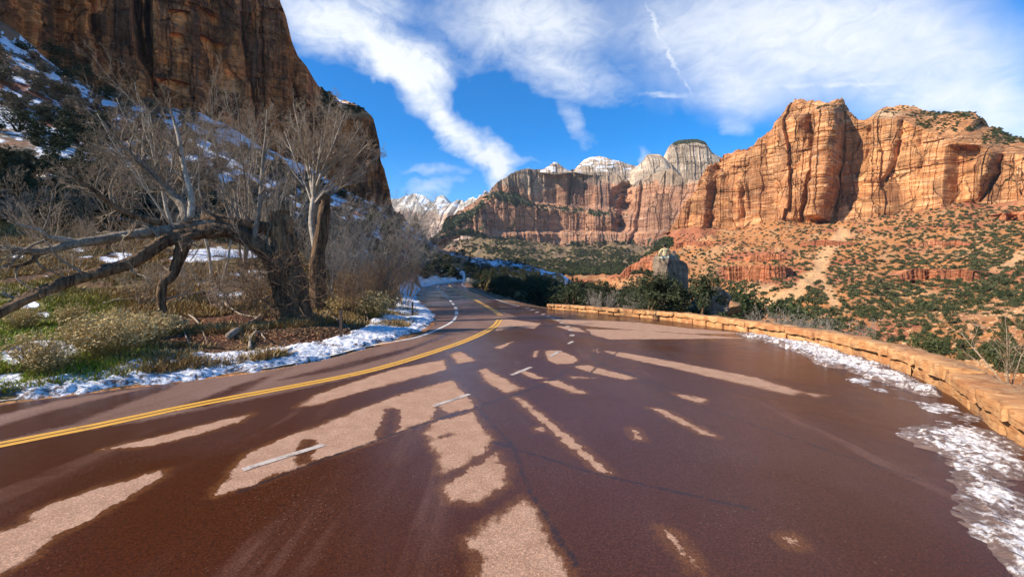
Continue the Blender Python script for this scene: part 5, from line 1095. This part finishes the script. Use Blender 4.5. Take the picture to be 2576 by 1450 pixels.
# pale bare bushes behind the wall
for i, (x, y, Y, hpx, lab, c_) in enumerate([(1515,770,29.5,42,'pale grey bare bush behind the far end of the stone wall', TH),(1590,772,28,36,'thin pale bare shrub beside the pale grey bush', TH),(1990,820,22,34,'grey bare twigs leaning over the wall by the green junipers', TH),(1930,812,23,30,'wispy bare shrub behind the wall left of the junipers', TH),(2110,840,20,34,'dusky bare shrub behind the wall right of the junipers', TH),(1180,716,90,20,'dark bare thicket by the small road sign', TH)]):
    X = (x*K-CX)/F*Y; zg = float(tz(X, Y)); top = ray(x, y-hpx, Y)[2]
    bare_tree((X, Y, zg), max(.8, (top-zg)*.95), lab, 600+i, (m_twigg,)*3, c_, 12, .45, .03, 'bare bushes behind the stone wall', name='bare_bush', cat='bush')
bare_tree((14.1, 11.0, float(tz(14.1, 11.0))), 3.0, 'tall wispy bare shrub beyond the wall at the right edge', 621, (m_twig, m_twig, m_twigr), TH, 4, .30, .05, 'bare bushes behind the stone wall', name='bare_bush', cat='bush')
bare_tree((15.6, 13.6, float(tz(15.6, 13.6))), 2.6, 'lower bare shrub beyond the wall beside the wispy one', 622, (m_twig, m_twig, m_twigr), TH, 4, .34, .045, 'bare bushes behind the stone wall', name='bare_bush', cat='bush')
# brush on the snowy slope
BR = [evergreen('low', 701+i, 1500, m_oak, .045, False) for i in range(3)]; BD = [evergreen('low', 711+i, 1700, m_jund, .04, False) for i in range(3)]
HS = 'brush clumps on the snowy slope under the precipice'; cnt = 0; pl_ = []
for _ in range(1600):
    x = rj.uniform(-10, 1010); top = np.interp(x, [0,110,200,500,750,905,985,1010], [60,150,215,300,445,505,540,560]); y = rj.uniform(top, np.interp(x, [0,300,1010], [560,590,640])); h = hit(x*K, y*K, 34, 300)
    if h is None: continue
    s = rj.uniform(1.6, 3.6)*(1+h[1]/200)
    if any(np.hypot(h[0]-a, h[1]-b_) < .36*(s+q) for a, b_, q in pl_): continue
    dk = fbm(h[0]/25, h[1]/25, 0, 3, 90) > (.10 if x < 330 else .30); pl_.append((h[0], h[1], s))
    r_me = (BD if dk else BR)[int(rj.integers(3))][0]; o = put('slope_shrub', r_me, None, (h[0], h[1], h[2]-.1)); o.scale = (s, s, s*rj.uniform(.75, 1.15)); o.rotation_euler.z = rj.uniform(0, 6.28)
    tag(o, ('large ' if s > 4.2 else '')+('dark evergreen shrub ' if dk else 'leafless brown brush clump ')+('high on the snowy slope ' if y < 330 else 'on the lower snowy slope ')+('left of the white-barked tree' if x < 440 else 'behind the bare trees' if x < 760 else 'toward the end of the precipice'), 'shrub', HS); cnt += 1
    if cnt > 290: break
for i, (x, y, hp, lab) in enumerate([(150,170,60,'large dark pine against the cliff foot at upper left'),(215,200,50,'dark pine right of the large one at the cliff foot'),(45,330,60,'dark green juniper low on the snowy slope at far left'),(40,430,70,'broad dark juniper above the long grounded limb'),(105,300,40,'dark juniper between two snow streaks on the slope')]):
    h = None
    while h is None and y < 600: h = hit(x*K, y*K, 30, 300); y += 6
    s = hp*K/F*h[1]; plant(JV[i % 4], '', 'juniper', lab, 'juniper', None, (h[0], h[1], h[2]-.2), s, i, 1.5)

# ------------------------------------------------------------------ shrubs and rocks on the sunny talus
SV = [evergreen('low', 801+i, 420, m_scrub, .085, False)[0] for i in range(4)]+[evergreen('round', 811+i, 420, m_jun, .055, False)[0] for i in range(4)]
TG = 'small junipers dotted over the orange slope'
pts = []
def in_talus(x, y):
    top = np.interp(x, [1520,1640,1700,1800,1900,2090,2230,2360,2420,2575], [690,630,590,572,562,540,525,516,510,520]); bot = np.interp(x, [1520,1640,1850,1950,2150,2400,2575], [700,740,770,800,845,900,960]); return top < y < bot
for _ in range(15000):
    x, y = rj.uniform(1520, 2600), rj.uniform(505, 960)
    if not in_talus(x, y): continue
    h = hit(x*K, y*K, 26, 760)
    if h is None: continue
    f = float(np.interp(h[1], YS, np.arange(NY))); gi = int(np.interp(x*K, PXS, np.arange(NU)))
    if rj.uniform() > np.clip(h[1]/290, .12, 1): continue
    if sfan[int(f), gi] > .35 and rj.uniform() < .85: continue
    d_ = fbm(h[0]/38, h[1]/38, 0, 3, 95)
    if rj.uniform() > .80+.7*d_+(.20 if x > 2250 else 0): continue
    if h[1] < 130 and rj.uniform() < .35: continue
    s = rj.uniform(1.2, 2.9)*(1.0 if h[1] > 150 else .7); s *= (1.35 if rj.uniform() < .15 else 1)
    pts.append((h, s, s/h[1]))
def slope_place(x, y):
    if y > 790: return 'just beyond the wall on the lowest slope'
    if y > 715: return 'on the lower slope left of the sand gully' if x < 1900 else 'on the lower slope beside the sand gully' if x < 2130 else 'on the lower slope under the pinkish rock band' if x < 2400 else 'on the lower slope near the right-hand bare shrub'
    if x < 1700: return 'on the red toe of the orange slope'
    if y < 575: return 'at the foot of the butte by its tallest summit' if x < 2120 else 'at the foot of the butte by its second summit' if x < 2350 else 'at the foot of the butte near the orange ledge'
    if abs(x-2060) < 75: return 'beside the pale sand gully'
    if x < 1990: return 'around the two red rock bands'
    return 'between the sand gully and the pinkish rock band' if x < 2300 else 'above the pinkish rock band'
pts.sort(key=lambda q: -q[2]); ind, rest = pts[:295], pts[295:]
for k, (h, s, _) in enumerate(ind):
    v = int(rj.integers(8)); o = put('talus_shrub', SV[v], None, (h[0], h[1], h[2]-.1*s)); o.scale = (s*.72, s*.72, s*(1.05 if v < 4 else 1.0)); o.rotation_euler.z = rj.uniform(0, 6.28)
    x, y = (CX+F*h[0]/h[1])/K, (HY-(h[2]-CAMZ)*F/h[1])/K
    tag(o, ('large ' if s > 2.6 else 'small ' if s < 1.7 else '')+('olive scrub bush ' if v < 4 else 'dark round juniper bush ')+slope_place(x, y), 'shrub', TG)
def scatter(name, ptsr, base, mt, label, cat):
    V, T, n = [], [], 0; r_ = np.random.default_rng(5)
    for h, s in ptsr:
        b_ = base[int(r_.integers(len(base)))]; a = r_.uniform(0, 6.28); c_, s_ = math.cos(a)*s, math.sin(a)*s
        v = b_[0]@np.array([[c_, s_, 0], [-s_, c_, 0], [0, 0, s]])+h; V.append(v); T.append(b_[1]+n); n += len(v)
    o = put(name, mesh_np(name, np.concatenate(V), None, np.concatenate(T), mt)); return tag(o, label, cat, kind='stuff')
def tiny(seed, n=70):
    rng = np.random.default_rng(seed); d = rng.normal(size=(n, 3)); d /= np.linalg.norm(d, axis=1)[:, None]; c_ = d*np.array([.42, .42, .34])*rng.uniform(.6, 1.1, (n, 1)); c_[:, 2] = np.abs(c_[:, 2])+.1
    return leafy(n, rng, c_, np.full(n, .15), .8)
TB = [tiny(i) for i in range(6)]
scatter('shrubs', [(np.array([h[0], h[1], h[2]-.1]), s) for h, s, _ in rest], TB, m_scrub, 'countless small shrubs covering the orange slope', 'shrubs')
far_p = []
for _ in range(15000):
    x = rj.uniform(1090, 1690); top = np.interp(x, [1090,1140,1240,1400,1460,1600,1690], [585,575,565,600,612,606,605]); y = rj.uniform(top-4, 690); h = hit(x*K, y*K, 430, 1500)
    if h is None or fbm(h[0]/90, h[1]/90, 0, 3, 97)+rj.uniform(-.6, .6) < .05: continue
    far_p.append((h, rj.uniform(3.5, 7.0)))
scatter('shrubs', far_p, TB, m_scrub, 'green scrub woodland on the far canyon floor', 'shrubs')
# scrub on the butte's crown and the far rims
def rim_scrub(name, me_obj, cond, n, s0, s1, label):
    o = bpy.data.objects[me_obj]; V = np.empty(len(o.data.vertices)*3, np.float32); o.data.vertices.foreach_get('co', V); V = V.reshape(-1, 3)
    vg = np.empty(len(V), np.float32); o.data.attributes['veg'].data.foreach_get('value', vg); pk_ = np.where(cond(V, vg))[0]; r_ = np.random.default_rng(3); pk_ = r_.choice(pk_, min(n, len(pk_)), False)
    scatter(name, [(V[i].astype(float), r_.uniform(s0, s1)) for i in pk_], TB, m_jun, label, 'shrubs')
rim_scrub('shrubs', 'butte', lambda V, g: (g > .10) & (V[:, 2] > 90), 1100, 1.2, 3.4, 'scrub clinging to the sloping crown of the orange butte')
rim_scrub('shrubs', 'canyon_wall', lambda V, g: g > .42, 2600, 4, 8, 'scrub on the ledges of the far canyon wall')
rim_scrub('shrubs', 'cliff', lambda V, g: (g > .3), 130, .9, 2.4, 'scrub and brush on the snowy ledge at the end of the dark precipice')

# boulders
m_rock = rock_mat('fallen_sandstone', [(.30,.14,.06), (.42,.21,.095), (.50,.28,.14), (.56,.34,.18), (.62,.42,.25)], .06, (.6,.45,.3), .3, snow=False)
m_rockg = rock_mat('grey_sandstone', [(.12,.085,.06), (.20,.145,.10), (.27,.20,.14), (.33,.255,.18), (.40,.31,.22)], .06, (.5,.42,.33), .5, snow=False)
def rock_mesh(seed, mt, sub=3, rg=.10):
    import bmesh
    bm = bmesh.new(); bmesh.ops.create_icosphere(bm, subdivisions=sub, radius=1); V = np.array([v.co for v in bm.verts]); F3 = np.array([[v.index for v in f.verts] for f in bm.faces]); bm.free()
    rng = np.random.default_rng(seed)
    for k in range(9):
        n = rng.normal(size=3); n /= np.linalg.norm(n); d = rng.uniform(.45, .8); t = V@n; V = V-np.maximum(t-d, 0)[:, None]*n
    V *= 1+rg*fbm(V[:, 0]*2+seed, V[:, 1]*2, V[:, 2]*2, 4, seed)[:, None]; V[:, 2] *= .7
    z = np.zeros(len(V)); return mesh_np('boulder', V, None, F3, mt, {'pale': z, 'snow': z, 'veg': z, 'varnish': z+1, 'flake': z})
RM = [rock_mesh(900+i, m_rock) for i in range(6)]; RGm = [rock_mesh(910+i, m_rockg, 5, .22) for i in range(3)]
def boulder(x, y, wpx, lab, me, Y=None, sq=(1, 1, 1), grp=None, rz=0.0, ymin=24):
    h = hit(x*K, y*K, ymin, 760) if Y is None else ray(x, y, Y)
    if h is None: return
    s = wpx*K/F*h[1]/2; o = put('boulder', me, None, (h[0], h[1], h[2]+s*.15*sq[2])); o.scale = (s*sq[0], s*sq[1], s*sq[2]); o.rotation_euler.z = rz
    return tag(o, lab, 'boulder', grp)
boulder(1838, 772, 70, 'pale tan boulder sitting behind the stone wall beneath the dark junipers', RM[0], Y=26.5, sq=(1, 1, .9))
boulder(2450, 830, 46, 'pale boulder on the lower slope near the right-hand bare shrub', RM[1]); boulder(1960, 560+70, 26, 'single blocky tan boulder in the middle of the slope', RM[2])
for i in range(150):
    for _ in range(40):
        x, y = rj.uniform(1560, 2575), rj.uniform(520, 900)
        if in_talus(x, y-6): break
    boulder(x, y, rj.choice([7, 9, 11, 15, 20], p=[.3, .3, .2, .13, .07]), 'tan sandstone block lying '+slope_place(x, y), RM[i % 6], sq=(1.1, 1, .75), grp='fallen blocks on the orange slope', rz=rj.uniform(0, 6))
rub = []
for _ in range(6000):
    x, y = rj.uniform(1530, 2590), rj.uniform(508, 950)
    if not in_talus(x, y): continue
    h = hit(x*K, y*K, 26, 760)
    if h is not None: rub.append((h, rj.uniform(.25, .9)*(.6+h[1]/500)))
def peb(seed):
    rng = np.random.default_rng(seed); V = np.array([(1,0,0),(-1,0,0),(0,1,0),(0,-1,0),(0,0,.7),(0,0,-.7)])*rng.uniform(.5, 1.1, (6, 1)); V = V@np.linalg.qr(rng.normal(size=(3, 3)))[0]; V[:, 2] *= .7
    return V, np.array([(0,2,4),(2,1,4),(1,3,4),(3,0,4),(2,0,5),(1,2,5),(3,1,5),(0,3,5)])
m_rub = leaf_mat('slope_rubble', (.36,.19,.09), (.58,.36,.19)); scatter('rubble', rub, [peb(i) for i in range(8)], m_rub, 'loose tan rubble scattered over the orange slope', 'rubble')
# red rock bands that crop out of the slope
m_band = rock_mat('red_rock_band', [(.26,.085,.04), (.36,.125,.055), (.42,.16,.07), (.48,.20,.09), (.50,.25,.13)], .5, (.55,.36,.22), .5, (.16,.06,.04), snow=False)
def band(xs, yt, yb, lab, seed, pale=0.0):
    cs_ = []
    for x, a, b_ in zip(xs, yt, yb):
        h = hit(x*K, b_*K, 60, 760); cs_.append((x, a, b_, h[1]-1.5))
    Ys = np.array([c[3] for c in cs_]); Ys = np.minimum(Ys, np.median(Ys)*1.06); Ys = np.maximum(Ys, np.median(Ys)*.9)
    cs_ = [(c[0], c[1], c[2]+4, y) for c, y in zip(cs_, Ys)]
    def at_b(c, at): at['pale'] += pale; at['veg'] += .3*fbm(c['S']/3, c['Z']/3, 0, 3, seed)*(c['T'] > .8)
    me = cliff('rock_band', cs_, 260, 50, 6, 1.1, seed, m_band, [(0, 0), (1, .12)], 9, None, attrs=at_b, drop=.1, strata=1.3); tag(struct('rock_band', me), lab, 'rock band')
band(np.linspace(1822, 2000, 9), [672,668,666,666,664,665,668,668,676], [690,702,704,706,704,702,700,698,684], 'red layered rock band across the middle of the orange slope', 951)
band(np.linspace(1868, 1978, 6), [648,640,638,636,638,646], [652,656,656,656,656,652], 'short red rock band above the longer one', 952)
band(np.linspace(1560, 1668, 7), [694,672,660,656,654,656,668], [700,690,682,680,682,686,690], 'red rock band at the left toe of the orange slope', 953)
band(np.linspace(2262, 2470, 9), [690,678,674,676,674,678,676,680,690], [696,694,696,700,704,702,702,706,698], 'pinkish rock band below the shrub fields at the right', 954, .25)
band(np.linspace(2500, 2590, 5), [548,536,532,530,528], [552,552,552,550,550], 'orange ledge at the right edge below the butte', 955, .2)
# dormant brush that hides the outer bank of the bend
for i, (x, y, hp) in enumerate([(1062,694,44),(1085,690,50),(1105,688,40),(1125,690,44),(1140,694,32),(1075,672,40),(1098,668,36),(1120,672,30),(1050,668,40),(1150,698,22),(1040,640,30),(1066,650,34)]):
    h = hit(x*K, y*K, 60, 300)
    if h is None: continue
    s = hp*K/F*h[1]; d_ = i % 3 != 1; o = put('slope_shrub', (BD if d_ else BR)[i % 3][0], None, (h[0], h[1], h[2]-.1)); o.scale = (s*1.1, s, s*1.1); o.rotation_euler.z = i*1.1
    tag(o, 'dark evergreen brush on the outer bank of the far bend' if d_ else 'brown leafless brush on the outer bank of the far bend', 'shrub', 'brush on the outer bank of the far bend')

band(np.linspace(2010, 2150, 6), [612,606,602,604,606,612], [618,618,616,616,616,616], 'small red ledge on the upper slope right of the sand gully', 956)
band(np.linspace(1700, 1800, 6), [612,606,604,606,604,610], [616,618,618,618,616,614], 'small red ledge high on the left end of the slope', 957)
band(np.linspace(2300, 2440, 7), [612,606,603,606,604,606,612], [618,618,620,620,618,616,616], 'tan ledge among shrubs on the upper right slope', 958, .3)
# ------------------------------------------------------------------ posts and road sign
def simple(name, c, rough=.6, metal=0.0):
    m, nt = mat(name); n = noise(nt, nd(nt, 'ShaderNodeTexCoord').outputs['Object'], 14, 5, .6); out(nt, mix(nt, MR(nt, n, .3, .7), [x*.75 for x in c], c), rough, n, .2, .01, .3, Metallic=metal); return m
m_post = simple('brown_steel_post', (.075,.045,.03), .7); m_wsign = simple('white_sign_face', (.62,.62,.60), .5); m_dark = simple('dark_steel', (.06,.06,.06), .5); m_blk = simple('black_print', (.03,.03,.03))
def post(x, yb, yt, lab):
    g = hit(x*K, yb*K, 6, 60); h = (yb-yt)*K/F*g[1]; r = empty('road_post', tuple(g), lab, 'post', 'brown snow posts along the left verge')
    a = MB(); w_ = .035
    for dx, dy, sx, sy in ((0, 0, .085, .012), (-.04, .02, .012, .04), (.04, .02, .012, .04)): a.box((dx, dy, h/2-.1), (sx, sy, h+.2))
    put('shaft', a.mesh('shaft', m_post), r); b_ = MB(); b_.box((0, -.009, h-.09), (.06, .004, .10)); put('reflector', b_.mesh('reflector', m_dark), r)
post(857, 850, 777, 'nearer brown steel post standing in the snow below the broken trunks'); post(1037, 802, 757, 'farther brown steel post at the inside of the road bend')
g = hit(1177*K, 714*K, 40, 140); Ysg = g[1]; zt = ray(1177, 698, Ysg)[2]
r = empty('road_sign', (float(g[0]), float(Ysg), float(g[2])), 'small white rectangular road sign at the far bend', 'sign'); hh = zt-g[2]
a = MB(); a.box((0, .03, hh/2-.15), (.06, .06, hh+.25)); put('pole', a.mesh('pole', m_dark), r); a = MB(); a.box((0, -.02, hh-.40), (.66, .02, .82)); put('panel', a.mesh('panel', m_wsign), r)
a = MB(); a.box((0, -.033, hh-.30), (.36, .004, .05)); a.box((0, -.033, hh-.18), (.44, .004, .05)); a.box((-.1, -.033, hh-.58), (.13, .004, .26)); a.box((.1, -.033, hh-.58), (.13, .004, .26)); put('print', a.mesh('print', m_blk), r)

# ------------------------------------------------------------------ sneaker by the wall
c0 = np.array([*gp(2094, 872), 0.16]); rs = empty('sneaker', (float(c0[0])-.05, float(c0[1])-.1, .13), 'black sneaker with white sole lying on the snow against the wall', 'shoe', rz=-.65, s=1.25)
def loft(secs, k=14):
    V = []
    for x, y0, wd, z0, z1 in secs:
        for i in range(k):
            a = 2*math.pi*i/k; c_, s_ = math.cos(a), math.sin(a); V.append((x, y0+wd*c_, (z0+z1)/2+(z1-z0)/2*np.sign(s_)*abs(s_)**.7))
    n = len(secs); V += [tuple(np.mean(V[:k], 0)), tuple(np.mean(V[-k:], 0))]; a = np.arange(n*k).reshape(n, k); b_ = np.roll(a, -1, 1)
    mb = MB(); mb.add(V, np.stack([a[:-1], a[1:], b_[1:], b_[:-1]], -1).reshape(-1, 4), [(n*k, i, (i+1) % k) for i in range(k)]+[(n*k+1, (n-1)*k+(i+1) % k, (n-1)*k+i) for i in range(k)]); return mb
m_shoe = simple('black_canvas', (.018,.018,.02), .8); m_sole = simple('white_rubber', (.75,.74,.72), .6); m_lace = simple('grey_lace', (.3,.3,.3), .8)
put('upper', loft([(-.145,0,.025,.03,.085),(-.13,0,.034,.026,.105),(-.07,0,.038,.025,.10),(-.02,0,.040,.025,.088),(.05,0,.047,.025,.07),(.11,0,.043,.025,.052),(.145,0,.02,.027,.04)]).mesh('upper', m_shoe, True), rs)
put('sole', loft([(-.155,0,.024,0,.028),(-.13,0,.040,-.002,.031),(-.05,0,.040,0,.029),(.05,0,.051,0,.029),(.12,0,.046,0,.029),(.16,0,.018,.004,.028)]).mesh('sole', m_sole, True), rs)
a = MB()
for k in range(4): a.tube([(-.02+.022*k, -.025, .088-.006*k), (-.02+.022*k, 0, .094-.006*k), (-.02+.022*k, .025, .088-.006*k)], .003, 4)
put('laces', a.mesh('laces', m_lace), rs)

# ------------------------------------------------------------------ air
m_hz, nt = mat('haze'); pv = nd(nt, 'ShaderNodeVolumePrincipled', {'Color': (.80, .88, 1, 1), 'Density': .000035, 'Anisotropy': .1}); ov = nd(nt, 'ShaderNodeOutputMaterial'); nt.links.new(pv.outputs[0], ov.inputs[1])
a = MB(); a.box((500, 1950, 330), (3600, 4300, 1000)); tag(put('haze', a.mesh('haze', m_hz)), 'thin bluish air between the road and the far canyon walls', 'haze', kind='stuff')
# ------------------------------------------------------------------ grey boulder with the seated person
PY = 26.0
seat = ray(1672, 664, PY)
X0 = float(seat[0]); zg = float(tz(X0, PY)); Hb = float(seat[2])-zg
o = put('boulder', RGm[0], None, (X0+.6, PY+.4, zg+Hb*.40)); o.scale = (1.6, 1.4, Hb*.60/.50); o.rotation_euler.z = .5
tag(o, 'big grey sandstone boulder behind the wall with a person sitting on it', 'boulder')
o = put('boulder', RGm[1], None, (X0+2.9, PY+.8, zg+Hb*.28)); o.scale = (1.7, 1.6, Hb*.55); tag(o, 'second grey boulder leaning on the right of the occupied one', 'boulder')
# find the top of the boulder under the sitter
bpy.context.view_layer.update()
dg = bpy.context.evaluated_depsgraph_get(); hitr = scene.ray_cast(dg, Vector((X0, PY, 60)), Vector((0, 0, -1))); zs = float(seat[2])
zb = -99
for ob in [q for q in COL.objects if q.name.startswith('boulder') and q.get('label', '').startswith('big grey')]:
    mw = ob.matrix_world.inverted(); ok_, lo_, *_r = ob.ray_cast(mw@Vector((X0, PY, 60)), (mw.to_3x3()@Vector((0, 0, -1))).normalized())
    if ok_: zb = (ob.matrix_world@lo_).z
if zb > -50: zs = zb
m_skin = simple('skin', (.42,.24,.16), .6); m_hair = simple('dark_hair', (.012,.009,.008), .6); m_trs = simple('pale_green_trousers', (.36,.38,.31), .85); m_blks = simple('dark_shoe', (.03,.03,.03), .7)
m_swt, nt = mat('striped_sweater'); zc = nd(nt, 'ShaderNodeSeparateXYZ', {0: nd(nt, 'ShaderNodeTexCoord').outputs['Object']}).outputs[2]
wv = M(nt, 'FRACT', M(nt, 'MULTIPLY', zc, 11.0)); k1 = MR(nt, wv, .42, .5, t='LINEAR'); k2 = M(nt, 'MULTIPLY', MR(nt, wv, .70, .74, t='LINEAR'), MR(nt, wv, .86, .82, t='LINEAR'))
out(nt, mix(nt, k2, mix(nt, k1, (.50,.36,.11), (.60,.54,.40)), (.20,.14,.06)), .9, noise(nt, nd(nt, 'ShaderNodeTexCoord').outputs['Object'], 90, 3), .4, .004)
def skin_body(name, joints, edges, mt, parent, sub=2, rootj=0):
    me = bpy.data.meshes.new(name); me.from_pydata([j[0] for j in joints], edges, []); ob = put(name, me, parent)
    sk = ob.modifiers.new('skin', 'SKIN'); sk.use_smooth_shade = True
    for i, j in enumerate(joints):
        r_ = j[1]; me.skin_vertices[0].data[i].radius = (r_, r_) if np.isscalar(r_) else r_
        me.skin_vertices[0].data[i].use_root = (i == rootj)
    ss = ob.modifiers.new('sub', 'SUBSURF'); ss.levels = ss.render_levels = sub
    bpy.context.view_layer.update(); dg = bpy.context.evaluated_depsgraph_get(); nm = bpy.data.meshes.new_from_object(ob.evaluated_get(dg)); ob.modifiers.clear(); ob.data = nm
    nm.materials.clear(); nm.materials.append(mt)
    for q in nm.polygons: q.use_smooth = True
    return ob
PS = 1.12
pr = empty('person', (X0, PY, zs), 'person in a yellow striped sweater sitting on the grey boulder with back turned', 'person', s=PS)
J = [((0,0,.10),(.13,.10)), ((0,.0,.28),(.12,.09)), ((0,-.01,.46),(.14,.095)), ((0,0,.54),(.085,.07)), ((0,.01,.60),(.052,.052)), ((0,.02,.67),(.065,.075)), ((0,.025,.75),(.078,.092)), ((0,.02,.82),(.055,.065)),
     ((-.19,0,.51),(.055,.055)), ((-.29,.03,.30),(.042,.042)), ((-.20,.22,.20),(.032,.032)), ((-.17,.29,.19),(.036,.02)),
     ((.19,0,.51),(.055,.055)), ((.30,.05,.31),(.042,.042)), ((.22,.24,.21),(.032,.032)), ((.18,.31,.19),(.036,.02)),
     ((-.10,.02,.08),(.095,.085)), ((-.17,.42,.13),(.068,.068)), ((-.18,.47,-.28),(.045,.045)), ((-.18,.50,-.33),(.04,.035)), ((.10,.02,.08),(.095,.085)), ((.17,.42,.13),(.068,.068)), ((.18,.47,-.28),(.045,.045)), ((.18,.50,-.33),(.04,.035))]
Ed = [(0,1),(1,2),(2,3),(3,4),(4,5),(5,6),(6,7),(3,8),(8,9),(9,10),(10,11),(3,12),(12,13),(13,14),(14,15),(0,16),(16,17),(17,18),(18,19),(0,20),(20,21),(21,22),(22,23)]
for hb, sg in ((11, -1), (15, 1)):
    hx, hy, hz = J[hb][0]
    for q, (dx, L) in enumerate(((-.024, .070), (-.008, .080), (.008, .076), (.023, .060), (.036*-sg, .045))):
        i = len(J); J += [((hx+dx, hy+.03, hz+.006), .0095), ((hx+dx*1.25, hy+.03+L*.55, hz-.004), .0085), ((hx+dx*1.3, hy+.03+L*.9, hz-.028), .0075)]; Ed += [(hb, i), (i, i+1), (i+1, i+2)]
skin_body('body', J, Ed, m_skin, pr)
g_ = 1.18
Js = [((0,0,.12),(.155,.125)), ((0,0,.28),(.15,.115)), ((0,-.01,.46),(.165,.115)), ((0,0,.545),(.10,.085))]+[((x*1.01, y, z), r_) for (x, y, z), r_ in [((-.19,0,.51),.075), ((-.295,.03,.30),.062), ((-.215,.19,.215),.045), ((.19,0,.51),.075), ((.305,.05,.31),.062), ((.235,.21,.22),.045)]]
skin_body('sweater', Js, [(0,1),(1,2),(2,3),(3,4),(4,5),(5,6),(3,7),(7,8),(8,9)], m_swt, pr)
Jt = [((0,0,.09),(.15,.12)), ((-.10,.03,.085),(.11,.10)), ((-.17,.42,.13),.085), ((-.18,.47,-.24),.06), ((.10,.03,.085),(.11,.10)), ((.17,.42,.13),.085), ((.18,.47,-.24),.06)]
skin_body('trousers', Jt, [(0,1),(1,2),(2,3),(0,4),(4,5),(5,6)], m_trs, pr)
hr = skin_body('hair', [((0,-.025,.70),(.072,.06)), ((0,-.015,.77),(.092,.095)), ((0,-.005,.835),(.07,.075)), ((.05,-.03,.66),(.03,.03)), ((-.05,-.03,.66),(.03,.03))], [(0,1),(1,2),(0,3),(0,4)], m_hair, pr)
for sg in (-1, 1):
    a = loft([(-.09,0,.03,0,.08),(-.03,0,.042,0,.09),(.06,0,.05,0,.07),(.14,0,.048,0,.055),(.18,0,.02,.005,.04)]); V = np.array(a.v[0]); a.v[0] = np.c_[-V[:, 1]+sg*.18, V[:, 0]+.50, V[:, 2]-.41]; put('shoe', a.mesh('shoe', m_blks, True), pr)
fc = MB()
for sg in (-1, 1):
    fc.tube([(sg*.03, .10, .755), (sg*.03, .118, .755)], [.014, .008], 8); fc.tube([(sg*.083, .02, .74), (sg*.092, .015, .74), (sg*.094, .01, .735)], [.026, .028, .014], 8)
fc.tube([(0, .10, .745), (0, .128, .715), (0, .108, .705)], [.012, .02, .012], 8); fc.tube([(-.028, .098, .675), (0, .108, .673), (.028, .098, .675)], [.006, .009, .006], 6)
put('face', fc.mesh('face', m_skin, True), pr)
